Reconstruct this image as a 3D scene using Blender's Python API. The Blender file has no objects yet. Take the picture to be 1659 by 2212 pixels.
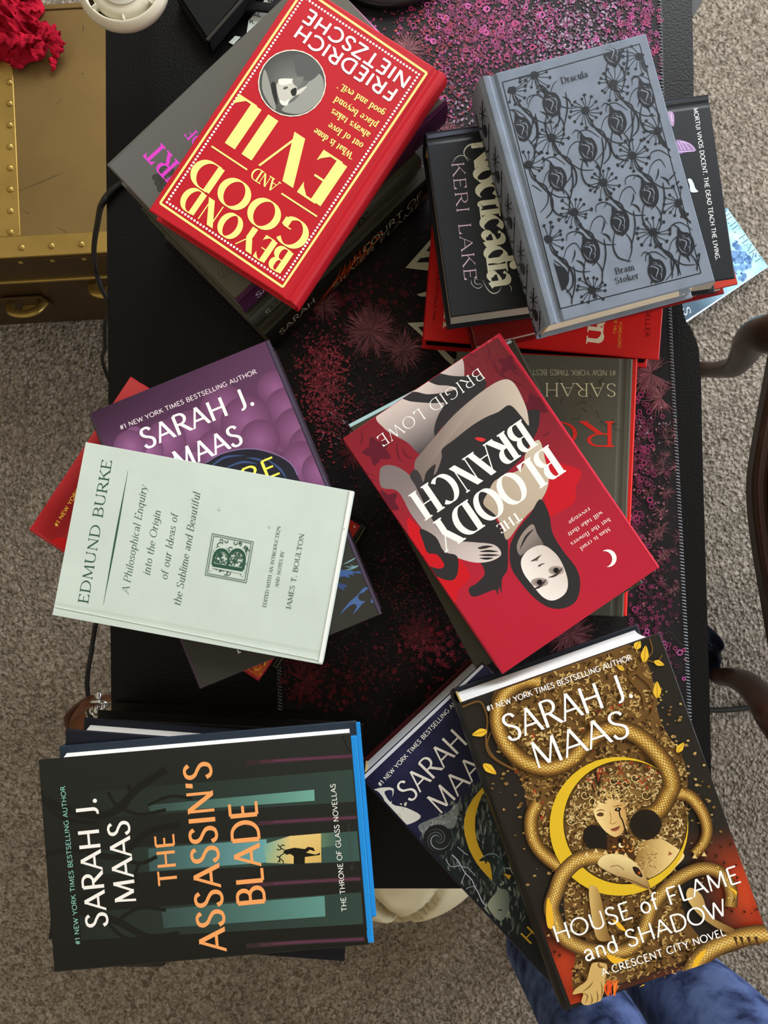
import bpy, bmesh, math, random
from mathutils import Vector, Matrix, Euler
S = bpy.context.scene
COL = S.collection
R = random.Random(7)
PI = math.pi

# ------------------------------------------------------------------ camera
DESK = 0.75                      # desk top height, m
CAM_Z = 1.50
TILT = math.radians(1.28)
FPX = 1600.0                     # focal length for a 1659 x 2212 frame
cam_d = bpy.data.cameras.new('camera'); cam = bpy.data.objects.new('camera', cam_d); COL.objects.link(cam)
cam.location = (0, 0, CAM_Z); cam.rotation_euler = (TILT, 0, 0)
cam_d.sensor_fit = 'VERTICAL'; cam_d.sensor_height = 36.0; cam_d.lens = FPX / 2212.0 * 36.0
cam_d.clip_start = 0.01; cam_d.clip_end = 50
S.camera = cam

# ------------------------------------------------------------------ light
S.view_settings.view_transform = 'Standard'; S.view_settings.look = 'None'
S.view_settings.exposure = 0.0; S.view_settings.gamma = 1.0
try: S.view_settings.use_curve_mapping = False
except Exception: pass
W = bpy.data.worlds.new('world'); S.world = W; W.use_nodes = True
W.node_tree.nodes['Background'].inputs[0].default_value = (1.0, 0.86, 0.65, 1)
W.node_tree.nodes['Background'].inputs[1].default_value = 0.55
def window_light(name, loc, target, sx, sy, power, color):
    d = bpy.data.lights.new(name, 'AREA'); d.shape = 'RECTANGLE'; d.size = sx; d.size_y = sy
    d.energy = power; d.color = color
    o = bpy.data.objects.new(name, d); COL.objects.link(o); o.location = loc
    o.rotation_euler = (Vector(target) - Vector(loc)).to_track_quat('-Z', 'Y').to_euler()
    return o
window_light('window_daylight_back', (0.75, 2.05, 1.95), (0.1, 0.0, 0.75), 1.9, 1.3, 84, (0.93, 0.97, 1.0))
window_light('window_daylight_right', (2.6, 0.1, 1.15), (0.5, -0.1, 0.3), 1.8, 1.5, 84, (0.80, 0.87, 1.0))

# ------------------------------------------------------------------ helpers
def ray(x, y, z):
    """world point at height z seen at photo pixel x, y (used to take measurements off the photograph)"""
    d = Vector(((x - 829.5) / FPX, -(y - 1106.0) / FPX, -1.0))
    d = Euler((TILT, 0, 0)).to_matrix() @ d
    t = (z - CAM_Z) / d.z
    return Vector((d.x * t, d.y * t, z))
def lin(c):
    return tuple(((v / 255.0) / 12.92) if v <= 10.3 else (((v / 255.0) + 0.055) / 1.055) ** 2.4 for v in c)
def mix(a, b, t): return tuple(a[i] + (b[i] - a[i]) * t for i in range(3))
def N(nt, typ, **kw):
    n = nt.nodes.new(typ)
    for k, v in kw.items(): setattr(n, k, v)
    return n
_mats = {}
def mat(name, rgb, rough=0.55, spec=0.35, metal=0.0, bump=0.0, bscale=300.0, var=0.0, vscale=8.0, coat=0.0, stretch=None):
    """procedural principled material; colour varies with noise, bump from fine noise"""
    if name in _mats: return _mats[name]
    m = bpy.data.materials.new(name); m.use_nodes = True; nt = m.node_tree
    b = nt.nodes['Principled BSDF']
    b.inputs['Roughness'].default_value = rough; b.inputs['Metallic'].default_value = metal
    b.inputs['Specular IOR Level'].default_value = spec; b.inputs['Coat Weight'].default_value = coat
    c = lin(rgb)
    tc = N(nt, 'ShaderNodeTexCoord'); src = tc.outputs['Object']
    if stretch:
        mp = N(nt, 'ShaderNodeMapping'); mp.inputs['Scale'].default_value = stretch
        nt.links.new(src, mp.inputs[0]); src = mp.outputs[0]
    nz = N(nt, 'ShaderNodeTexNoise'); nz.inputs['Scale'].default_value = vscale; nz.inputs['Detail'].default_value = 5
    nt.links.new(src, nz.inputs['Vector'])
    rp = N(nt, 'ShaderNodeValToRGB')
    rp.color_ramp.elements[0].position = 0.3; rp.color_ramp.elements[1].position = 0.7
    rp.color_ramp.elements[0].color = tuple(max(0, v * (1 - var)) for v in c) + (1,)
    rp.color_ramp.elements[1].color = tuple(min(1, v * (1 + var)) for v in c) + (1,)
    nt.links.new(nz.outputs['Fac'], rp.inputs[0]); nt.links.new(rp.outputs[0], b.inputs['Base Color'])
    if bump:
        n2 = N(nt, 'ShaderNodeTexNoise'); n2.inputs['Scale'].default_value = bscale; n2.inputs['Detail'].default_value = 3
        nt.links.new(src, n2.inputs['Vector'])
        bp = N(nt, 'ShaderNodeBump'); bp.inputs['Strength'].default_value = bump; bp.inputs['Distance'].default_value = 0.002
        nt.links.new(n2.outputs['Fac'], bp.inputs['Height']); nt.links.new(bp.outputs[0], b.inputs['Normal'])
    _mats[name] = m
    return m
def print_mat(name, rough=0.5, spec=0.35, grain=0.05):
    """ink on paper: colour attribute of the printed shapes, with slight procedural grain"""
    if name in _mats: return _mats[name]
    m = bpy.data.materials.new(name); m.use_nodes = True; nt = m.node_tree; b = nt.nodes['Principled BSDF']
    b.inputs['Roughness'].default_value = rough; b.inputs['Specular IOR Level'].default_value = spec
    a = N(nt, 'ShaderNodeVertexColor', layer_name='Col')
    tc = N(nt, 'ShaderNodeTexCoord'); nz = N(nt, 'ShaderNodeTexNoise'); nz.inputs['Scale'].default_value = 900
    nt.links.new(tc.outputs['Object'], nz.inputs['Vector'])
    mr = N(nt, 'ShaderNodeMapRange'); mr.inputs['To Min'].default_value = 1 - grain * 2; mr.inputs['To Max'].default_value = 1 + grain * 2
    nt.links.new(nz.outputs['Fac'], mr.inputs[0])
    mm = N(nt, 'ShaderNodeVectorMath', operation='SCALE')
    nt.links.new(a.outputs['Color'], mm.inputs[0]); nt.links.new(mr.outputs[0], mm.inputs['Scale'])
    nt.links.new(mm.outputs[0], b.inputs['Base Color'])
    _mats[name] = m
    return m
def cloth_mat(name, rgb, scale=900):
    """woven book cloth"""
    m = mat(name, rgb, rough=0.85, spec=0.15, var=0.10, vscale=60)
    nt = m.node_tree; b = nt.nodes['Principled BSDF']
    tc = N(nt, 'ShaderNodeTexCoord'); h = []
    for d in ('X', 'Y'):
        w = N(nt, 'ShaderNodeTexWave', bands_direction=d); w.inputs['Scale'].default_value = scale / 3; w.inputs['Distortion'].default_value = 1.5
        nt.links.new(tc.outputs['Object'], w.inputs['Vector']); h.append(w)
    ad = N(nt, 'ShaderNodeMath', operation='ADD'); nt.links.new(h[0].outputs['Fac'], ad.inputs[0]); nt.links.new(h[1].outputs['Fac'], ad.inputs[1])
    bp = N(nt, 'ShaderNodeBump'); bp.inputs['Strength'].default_value = 0.12; bp.inputs['Distance'].default_value = 0.0005
    nt.links.new(ad.outputs[0], bp.inputs['Height']); nt.links.new(bp.outputs[0], b.inputs['Normal'])
    return m
def page_mat(name, rgb):
    """paper block: fine leaf lines along the thickness"""
    if name in _mats: return _mats[name]
    m = mat(name, rgb, rough=0.9, spec=0.1, var=0.05, vscale=30)
    nt = m.node_tree; b = nt.nodes['Principled BSDF']
    tc = N(nt, 'ShaderNodeTexCoord'); w = N(nt, 'ShaderNodeTexWave', bands_direction='Z'); w.inputs['Scale'].default_value = 420; w.inputs['Distortion'].default_value = 0.6
    nt.links.new(tc.outputs['Object'], w.inputs['Vector'])
    bp = N(nt, 'ShaderNodeBump'); bp.inputs['Strength'].default_value = 0.4; bp.inputs['Distance'].default_value = 0.0005
    nt.links.new(w.outputs['Fac'], bp.inputs['Height']); nt.links.new(bp.outputs[0], b.inputs['Normal'])
    return m

def link_mesh(name, verts, faces, mats, midx=None, parent=None, smooth=False, cols=None):
    me = bpy.data.meshes.new(name); me.from_pydata(verts, [], faces)
    for m in (mats if isinstance(mats, (list, tuple)) else [mats]): me.materials.append(m)
    if midx: me.polygons.foreach_set('material_index', midx)
    if cols:
        at = me.color_attributes.new('Col', 'FLOAT_COLOR', 'POINT')
        flat = []
        for c in cols: flat += [c[0], c[1], c[2], 1.0]
        at.data.foreach_set('color', flat)
    if smooth: me.polygons.foreach_set('use_smooth', [True] * len(me.polygons))
    me.update()
    o = bpy.data.objects.new(name, me); COL.objects.link(o)
    if parent: o.parent = parent
    return o
def link_bm(name, bm, m, parent=None, smooth=False):
    me = bpy.data.meshes.new(name); bm.to_mesh(me); bm.free()
    for x in (m if isinstance(m, (list, tuple)) else [m]): me.materials.append(x)
    if smooth: me.polygons.foreach_set('use_smooth', [True] * len(me.polygons))
    o = bpy.data.objects.new(name, me); COL.objects.link(o)
    if parent: o.parent = parent
    return o
def tag(o, label=None, cat=None, group=None, kind=None):
    if label: o['label'] = label
    if cat: o['category'] = cat
    if group: o['group'] = group
    if kind: o['kind'] = kind
    return o
def empty(name, loc, rz=0.0):
    o = bpy.data.objects.new(name, None); COL.objects.link(o); o.location = loc; o.rotation_euler = (0, 0, rz)
    o.empty_display_size = 0.02
    return o
def bm_box(bm, c, s, bevel=0.0, seg=2, rot=None):
    """bevelled box centred at c with full size s added to bm"""
    r = bmesh.ops.create_cube(bm, size=1.0); vs = r['verts']
    bmesh.ops.scale(bm, vec=s, verts=vs)
    if bevel:
        es = list({e for v in vs for e in v.link_edges})
        rb = bmesh.ops.bevel(bm, geom=es, offset=bevel, segments=seg, affect='EDGES', profile=0.5)
        vs = list({v for f in rb['faces'] for v in f.verts} | {v for v in vs if v.is_valid})
    if rot: bmesh.ops.rotate(bm, cent=(0, 0, 0), matrix=rot, verts=vs)
    bmesh.ops.translate(bm, vec=c, verts=vs)
    return vs
def bm_lathe(bm, prof, seg=48, c=(0, 0, 0)):
    """prof: list of (radius, z)"""
    rings = []
    for r, z in prof:
        rings.append([bm.verts.new((c[0] + r * math.cos(2 * PI * k / seg), c[1] + r * math.sin(2 * PI * k / seg), c[2] + z)) for k in range(seg)])
    for a, b in zip(rings, rings[1:]):
        for k in range(seg): bm.faces.new((a[k], a[(k + 1) % seg], b[(k + 1) % seg], b[k]))
    return rings
def bm_prism(bm, pts, z0, z1):
    n = len(pts)
    a = [bm.verts.new((p[0], p[1], z0)) for p in pts]; b = [bm.verts.new((p[0], p[1], z1)) for p in pts]
    bm.faces.new(b); bm.faces.new(a[::-1])
    for k in range(n): bm.faces.new((a[k], a[(k + 1) % n], b[(k + 1) % n], b[k]))
def smooth_path(pts, n=8, closed=False):
    """Catmull-Rom through the points (any dimension)"""
    P = [tuple(p) for p in pts]; out = []; L = len(P)
    rng = range(L) if closed else range(L - 1)
    for i in rng:
        p1, p2 = P[i], P[(i + 1) % L]
        p0 = P[(i - 1) % L] if (closed or i > 0) else p1
        p3 = P[(i + 2) % L] if (closed or i + 2 < L) else p2
        for k in range(n):
            t = k / n; t2 = t * t; t3 = t2 * t
            out.append(tuple(0.5 * (2 * b + (c - a) * t + (2 * a - 5 * b + 4 * c - d) * t2 + (3 * b - a - 3 * c + d) * t3) for a, b, c, d in zip(p0, p1, p2, p3)))
    if not closed: out.append(P[-1])
    return out
def bm_tube(bm, pts, rad, seg=10, cap=True):
    """tube along 3-D points; rad a number or a list"""
    pts = [Vector(p) for p in pts]; n = len(pts)
    rr = rad if isinstance(rad, list) else [rad] * n
    rings = []; up = None
    for i in range(n):
        t = (pts[min(i + 1, n - 1)] - pts[max(i - 1, 0)])
        if t.length < 1e-9: t = Vector((0, 0, 1))
        t.normalize()
        if up is None: up = Vector((0, 0, 1)) if abs(t.z) < 0.9 else Vector((1, 0, 0))
        s = t.cross(up)
        if s.length < 1e-6: s = t.cross(Vector((0, 1, 0)))
        s.normalize(); u = s.cross(t).normalized(); up = u
        r = rr[i]; ra, rb = r if isinstance(r, (tuple, list)) else (r, r)
        rings.append([bm.verts.new(pts[i] + s * ra * math.cos(2 * PI * k / seg) + u * rb * math.sin(2 * PI * k / seg)) for k in range(seg)])
    for a, b in zip(rings, rings[1:]):
        for k in range(seg): bm.faces.new((a[k], a[(k + 1) % seg], b[(k + 1) % seg], b[k]))
    if cap:
        bm.faces.new(rings[0][::-1]); bm.faces.new(rings[-1])

# ------------------------------------------------------------------ lettering: pen-stroke alphabet
# stroke: (weight, serif ends, points) ; weight v thick, h thin, a swelling pen ; 'E' ellipse arc (cx, cy, rx, ry, a0, a1)
def E_(cx, cy, rx, ry, a0, a1, n=18):
    return [(cx + rx * math.cos(math.radians(a0 + (a1 - a0) * k / n)), cy + ry * math.sin(math.radians(a0 + (a1 - a0) * k / n))) for k in range(n + 1)]
def _sm(*p): return smooth_path(p, 5)
X = 0.64
GLYPH = {
 'A': (.76, [('h', '0', [(.02, 0), (.37, 1)]), ('v', '1', [(.37, 1), (.74, 0)]), ('h', '', [(.15, .34), (.61, .34)])]),
 'B': (.68, [('v', 'b', [(.12, 0), (.12, 1)]), ('a', '', [(.12, 1), (.32, 1)] + E_(.34, .76, .22, .24, 90, -90) + [(.12, .52)]), ('a', '', [(.12, .52), (.36, .52)] + E_(.37, .26, .26, .26, 90, -90) + [(.12, 0)])]),
 'C': (.78, [('a', 'c', E_(.46, .5, .4, .5, 48, 312, 26))]),
 'D': (.82, [('v', 'b', [(.12, 0), (.12, 1)]), ('a', '', [(.12, 1), (.32, 1)] + E_(.34, .5, .42, .5, 90, -90, 22) + [(.12, 0)])]),
 'E': (.62, [('v', 'b', [(.12, 0), (.12, 1)]), ('h', 'e', [(.12, 1), (.56, 1)]), ('h', '', [(.12, .52), (.46, .52)]), ('h', 'u', [(.12, 0), (.59, 0)])]),
 'F': (.58, [('v', 'b', [(.12, 0), (.12, 1)]), ('h', 'e', [(.12, 1), (.55, 1)]), ('h', '', [(.12, .5), (.46, .5)])]),
 'G': (.84, [('a', '', E_(.46, .5, .4, .5, 48, 318, 26)), ('v', '', [(.76, .42), (.76, .13)]), ('h', '', [(.54, .43), (.8, .43)])]),
 'H': (.82, [('v', 'b', [(.12, 0), (.12, 1)]), ('v', 'b', [(.7, 0), (.7, 1)]), ('h', '', [(.12, .52), (.7, .52)])]),
 'I': (.26, [('v', 'b', [(.13, 0), (.13, 1)])]),
 'J': (.42, [('a', '0', [(.3, 1), (.3, .2)] + E_(.14, .2, .16, .22, 0, -110))]),
 'K': (.72, [('v', 'b', [(.12, 0), (.12, 1)]), ('h', '1', [(.14, .42), (.62, 1)]), ('v', '1', [(.3, .6), (.7, 0)])]),
 'L': (.58, [('v', 'b', [(.12, 0), (.12, 1)]), ('h', 'u', [(.12, 0), (.56, 0)])]),
 'M': (.96, [('h', '0', [(.1, 0), (.14, 1)]), ('v', '', [(.14, 1), (.47, .06)]), ('h', '', [(.47, .06), (.81, 1)]), ('v', '1', [(.81, 1), (.85, 0)])]),
 'N': (.82, [('h', '0', [(.11, 0), (.11, 1)]), ('v', '', [(.11, 1), (.71, 0)]), ('h', '1', [(.71, 0), (.71, 1)])]),
 'O': (.9, [('a', '', E_(.45, .5, .4, .5, 0, 360, 34))]),
 'P': (.64, [('v', 'b', [(.12, 0), (.12, 1)]), ('a', '', [(.12, 1), (.32, 1)] + E_(.34, .74, .25, .26, 90, -90) + [(.12, .48)])]),
 'Q': (.9, [('a', '', E_(.45, .5, .4, .5, 0, 360, 34)), ('v', '', [(.5, .2), (.84, -.12)])]),
 'R': (.72, [('v', 'b', [(.12, 0), (.12, 1)]), ('a', '', [(.12, 1), (.32, 1)] + E_(.34, .75, .24, .25, 90, -90) + [(.12, .5)]), ('v', '1', [(.32, .5), (.7, 0)])]),
 'S': (.6, [('a', '', _sm((.5, .84), (.42, .96), (.29, 1), (.14, .94), (.09, .78), (.17, .62), (.34, .51), (.48, .39), (.52, .23), (.45, .06), (.29, 0), (.14, .05), (.06, .2)))]),
 'T': (.7, [('v', '0', [(.35, 0), (.35, 1)]), ('h', 'e', [(.35, 1), (.67, 1)]), ('h', 'e', [(.35, 1), (.03, 1)])]),
 'U': (.8, [('a', '0', [(.12, 1), (.12, .32)] + E_(.4, .32, .28, .32, 180, 360) + [(.68, .32)]), ('h', '1', [(.68, .3), (.68, 1)])]),
 'V': (.74, [('v', '0', [(.02, 1), (.38, 0)]), ('h', '1', [(.38, 0), (.72, 1)])]),
 'W': (1.06, [('v', '0', [(.02, 1), (.3, 0)]), ('h', '', [(.3, 0), (.54, .95)]), ('v', '', [(.54, .95), (.78, 0)]), ('h', '1', [(.78, 0), (1.04, 1)])]),
 'X': (.72, [('v', 'b', [(.03, 1), (.69, 0)]), ('h', 'b', [(.03, 0), (.67, 1)])]),
 'Y': (.72, [('v', '0', [(.02, 1), (.36, .46)]), ('h', '1', [(.36, .46), (.7, 1)]), ('v', '1', [(.36, .48), (.36, 0)])]),
 'Z': (.66, [('h', '', [(.04, 1), (.62, 1)]), ('v', '', [(.62, 1), (.04, 0)]), ('h', 'u', [(.04, 0), (.63, 0)])]),
 'a': (.52, [('a', '', _sm((.08, .5), (.14, .61), (.26, .64), (.37, .59), (.41, .46)) + [(.41, .1), (.46, 0)]), ('a', '', _sm((.41, .38), (.24, .34), (.1, .26), (.08, .12), (.17, .01), (.3, .04), (.41, .17)))]),
 'b': (.56, [('v', '1', [(.12, 0), (.12, 1)]), ('a', '', E_(.3, .32, .21, .32, 0, 360, 22))]),
 'c': (.48, [('a', '', E_(.28, .32, .22, .32, 50, 312, 18))]),
 'd': (.58, [('v', 'b', [(.46, 0), (.46, 1)]), ('a', '', E_(.28, .32, .21, .32, 0, 360, 22))]),
 'e': (.5, [('h', '', [(.07, .36), (.46, .36)]), ('a', '', E_(.27, .32, .21, .32, 8, 318, 20))]),
 'f': (.34, [('a', '0', [(.14, 0), (.14, .78)] + E_(.28, .78, .14, .22, 180, 50, 8)), ('h', '', [(.02, X), (.3, X)])]),
 'g': (.54, [('a', '', E_(.26, .37, .19, .27, 0, 360, 20)), ('a', '', _sm((.45, .62), (.46, .2), (.46, -.12), (.36, -.28), (.2, -.3), (.07, -.2)))]),
 'h': (.58, [('v', 'b', [(.12, 0), (.12, 1)]), ('a', '1', [(.12, .38)] + E_(.3, .42, .17, .22, 150, 0, 10) + [(.47, 0)])]),
 'i': (.24, [('v', 'b', [(.12, 0), (.12, X)]), ('d', '', [(.12, .88)])]),
 'j': (.26, [('a', '0', [(.14, X), (.14, -.14), (.02, -.28)]), ('d', '', [(.14, .88)])]),
 'k': (.54, [('v', 'b', [(.12, 0), (.12, 1)]), ('h', '1', [(.12, .26), (.46, X)]), ('v', '1', [(.24, .38), (.52, 0)])]),
 'l': (.24, [('v', 'b', [(.12, 0), (.12, 1)])]),
 'm': (.88, [('v', 'b', [(.12, 0), (.12, X)]), ('a', '1', [(.12, .4)] + E_(.28, .43, .16, .21, 150, 0, 8) + [(.44, 0)]), ('a', '1', [(.44, .4)] + E_(.6, .43, .16, .21, 150, 0, 8) + [(.76, 0)])]),
 'n': (.58, [('v', 'b', [(.12, 0), (.12, X)]), ('a', '1', [(.12, .4)] + E_(.3, .42, .17, .22, 150, 0, 10) + [(.47, 0)])]),
 'o': (.54, [('a', '', E_(.27, .32, .21, .32, 0, 360, 24))]),
 'p': (.56, [('v', 'b', [(.12, -.3), (.12, X)]), ('a', '', E_(.31, .32, .2, .32, 0, 360, 22))]),
 'q': (.56, [('v', 'b', [(.46, -.3), (.46, X)]), ('a', '', E_(.27, .32, .2, .32, 0, 360, 22))]),
 'r': (.4, [('v', 'b', [(.12, 0), (.12, X)]), ('a', '', _sm((.12, .38), (.2, .56), (.3, .63), (.38, .58)))]),
 's': (.44, [('a', '', _sm((.37, .52), (.28, .63), (.16, .63), (.08, .53), (.13, .4), (.26, .32), (.37, .22), (.37, .09), (.26, 0), (.13, .01), (.05, .13)))]),
 't': (.36, [('a', '', _sm((.16, .86), (.16, .5), (.16, .14), (.22, .02), (.33, .06))), ('h', '', [(.02, X), (.32, X)])]),
 'u': (.58, [('a', '0', [(.12, X), (.12, .22)] + E_(.28, .22, .16, .22, 180, 350, 10)), ('v', 'b', [(.46, X), (.46, 0)])]),
 'v': (.5, [('v', '0', [(.02, X), (.26, 0)]), ('h', '1', [(.26, 0), (.48, X)])]),
 'w': (.76, [('v', '0', [(.02, X), (.22, 0)]), ('h', '', [(.22, 0), (.38, .58)]), ('v', '', [(.38, .58), (.55, 0)]), ('h', '1', [(.55, 0), (.74, X)])]),
 'x': (.5, [('v', 'b', [(.03, X), (.47, 0)]), ('h', 'b', [(.03, 0), (.46, X)])]),
 'y': (.52, [('v', '0', [(.02, X), (.26, 0)]), ('h', '0', [(.5, X), (.26, 0), (.14, -.26), (.04, -.28)])]),
 'z': (.46, [('h', '', [(.04, X), (.42, X)]), ('v', '', [(.42, X), (.04, 0)]), ('h', '', [(.04, 0), (.43, 0)])]),
 '1': (.4, [('v', '0', [(.24, 0), (.24, 1)]), ('h', '', [(.24, 1), (.06, .82)])]),
 '5': (.54, [('a', '', [(.46, 1), (.14, 1), (.12, .58)] + _sm((.12, .58), (.3, .62), (.46, .48), (.46, .16), (.28, 0), (.08, .08)))]),
 '#': (.7, [('h', '', [(.22, 0), (.32, 1)]), ('h', '', [(.44, 0), (.54, 1)]), ('h', '', [(.08, .66), (.66, .66)]), ('h', '', [(.05, .34), (.62, .34)])]),
 '.': (.24, [('d', '', [(.12, .06)])]),
 ',': (.24, [('d', '', [(.12, .06)]), ('h', '', [(.14, .05), (.06, -.16)])]),
 "'": (.22, [('v', '', [(.13, 1), (.09, .74)])]),
 '-': (.4, [('h', '', [(.06, .4), (.34, .4)])]),
 '"': (.36, [('h', '', [(.1, 1), (.13, .78)]), ('h', '', [(.24, 1), (.27, .78)])]),
 ' ': (.34, []),
}
FONTS = {   # thick, thin, serif half-length, slant, tracking
 'display': dict(v=.25, h=.045, s=0.0, sl=0, tr=.16),
 'deco':    dict(v=.21, h=.04, s=.05, sl=0, tr=.14),
 'bold':    dict(v=.19, h=.175, s=0.0, sl=0, tr=.10),
 'sans':    dict(v=.125, h=.10, s=0.0, sl=0, tr=.06),
 'sansb':   dict(v=.16, h=.13, s=0.0, sl=0, tr=.08),
 'light':   dict(v=.12, h=.078, s=0.0, sl=0, tr=.06),
 'flare':   dict(v=.165, h=.11, s=0.0, sl=0, tr=.08),
 'serif':   dict(v=.15, h=.06, s=.10, sl=0, tr=.10),
 'serifb':  dict(v=.17, h=.06, s=.09, sl=0, tr=.12),
 'italic':  dict(v=.10, h=.04, s=.05, sl=.22, tr=.06),
 'elegant': dict(v=.095, h=.04, s=.07, sl=0, tr=.14),
 'gothic':  dict(v=.24, h=.035, s=.06, sl=0, tr=-.02, ang=42),
}

class Print:
    """flat printed shapes: local 2-D coordinates (metres), colours per vertex, each shape a hair above the last"""
    def __init__(self, to_local=None, ppm=1.0):
        self.v = []; self.f = []; self.c = []; self.k = 0; self.to = to_local; self.ppm = ppm; self.step = 5e-7
    def z(self, n=1):
        self.k += n; return 1.0e-4 + self.k * self.step
    def L(self, p): return self.to(p[0], p[1]) if self.to else p
    def poly(self, pts, col, px=True, z=None):
        """filled outline; col one colour or a list per point"""
        z = self.z() if z is None else z; b = len(self.v)
        q = [self.L(p) for p in pts] if px else pts
        a = sum(q[i][0] * q[(i + 1) % len(q)][1] - q[(i + 1) % len(q)][0] * q[i][1] for i in range(len(q)))
        cs = list(col) if isinstance(col, list) else [col] * len(q)
        if a < 0: q = q[::-1]; cs = cs[::-1]
        for p, c in zip(q, cs): self.v.append((p[0], p[1], z)); self.c.append(lin(c))
        self.f.append(tuple(range(b, b + len(q))))
    def blob(self, pts, col, n=6, px=True): self.poly(smooth_path(pts, n, True), col, px)
    def strip(self, pts, wid, col, px=True, cross=None):
        """ribbon along pts; wid number or list (px or m full width); col one or per-point list; cross: list of colours across"""
        z = self.z()
        q = [Vector(self.L(p)) for p in pts] if px else [Vector(p) for p in pts]
        n = len(q); s = (1.0 / self.ppm) if px else 1.0
        m = len(cross) if cross else 2; b = len(self.v)
        for i in range(n):
            t = q[min(i + 1, n - 1)] - q[max(i - 1, 0)]
            if t.length < 1e-12: t = Vector((1, 0))
            t.normalize(); nn = Vector((-t.y, t.x)); w = (wid[i] if isinstance(wid, (list, tuple)) else wid) * s / 2
            for j in range(m):
                u = -1 + 2 * j / (m - 1); p = q[i] + nn * (-u) * w
                self.v.append((p.x, p.y, z))
                c = cross[j] if cross else (col[i] if isinstance(col, list) else col)
                if cross and isinstance(col, list): c = mix(c, col[i], .35)
                self.c.append(lin(c))
        for i in range(n - 1):
            for j in range(m - 1):
                a = b + i * m + j
                self.f.append((a + m, a + m + 1, a + 1, a))
    def line(self, pts, wid, col, n=6, px=True, taper=False):
        p = smooth_path(pts, n) if n else list(pts)
        if taper: wid = [max(.15, math.sin(PI * min(.98, max(.06, k / (len(p) - 1))))) * wid for k in range(len(p))]
        self.strip(p, wid, col, px)
    def disc(self, c, r, col, edge=None, n=24, px=True, ry=None, rot=0.0):
        """filled ellipse; edge colour makes a radial gradient"""
        z = self.z(); b = len(self.v); q = self.L(c) if px else c; s = (1.0 / self.ppm) if px else 1.0
        rx = r * s; ry = (ry * s) if ry else rx
        self.v.append((q[0], q[1], z)); self.c.append(lin(col))
        for k in range(n):
            a = 2 * PI * k / n; x = rx * math.cos(a); y = ry * math.sin(a)
            self.v.append((q[0] + x * math.cos(rot) - y * math.sin(rot), q[1] + x * math.sin(rot) + y * math.cos(rot), z)); self.c.append(lin(edge or col))
        for k in range(n): self.f.append((b, b + 1 + k, b + 1 + (k + 1) % n))
    def ring(self, c, r, w, col, n=40, px=True, ry=None):
        q = self.L(c) if px else c; s = (1.0 / self.ppm) if px else 1.0
        self.strip([(q[0] + r * s * math.cos(2 * PI * k / n), q[1] + (ry or r) * s * math.sin(2 * PI * k / n)) for k in range(n + 1)], w * s, col, px=False)
    def grad(self, corners, cols, nu=12, nv=12, fn=None, px=True):
        """bilinear gradient over four corners TL, TR, BR, BL; fn(u, v, colour) may vary it"""
        z = self.z(); b = len(self.v)
        A, B_, C, D = [Vector(self.L(p)) if px else Vector(p) for p in corners]
        for j in range(nv + 1):
            for i in range(nu + 1):
                u, v = i / nu, j / nv
                p = (A * (1 - u) + B_ * u) * (1 - v) + (D * (1 - u) + C * u) * v
                c = mix(mix(cols[0], cols[1], u), mix(cols[3], cols[2], u), v)
                if fn: c = fn(u, v, c)
                self.v.append((p.x, p.y, z)); self.c.append(lin(tuple(max(0, min(255, x)) for x in c)))
        for j in range(nv):
            for i in range(nu):
                a = b + j * (nu + 1) + i
                self.f.append((a + nu + 1, a + nu + 2, a + 1, a))
    def text(self, s, p0, p1, cap, font, col, px=True, col2=None, base=True):
        """text whose baseline runs from p0 to p1 with capitals cap high"""
        F = FONTS[font]
        a = Vector(self.L(p0)) if px else Vector(p0); b = Vector(self.L(p1)) if px else Vector(p1)
        cap = cap / self.ppm if px else cap
        d = b - a; Lw = d.length; d.normalize(); up = Vector((-d.y, d.x))
        adv = 0.0; place = []
        for ch in s:
            g = GLYPH[ch]; place.append((adv, g)); adv += g[0] + F['tr']
        adv = max(.1, adv - F['tr']); sx = Lw / (adv * cap)
        ang = math.radians(F.get('ang', 0))
        tv, th, ser, sl = F['v'], F['h'], F['s'], F['sl']
        def T(x, y): return a + d * ((x * sx + y * sl) * cap) + up * (y * cap)
        def pen(t):   # full width across a stroke of direction t
            n = Vector((-t.y, t.x)).normalized()
            c, s_ = math.cos(ang), math.sin(ang)
            return math.hypot(tv * (n.x * c + n.y * s_), th * (-n.x * s_ + n.y * c))
        z0 = self.k
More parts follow.
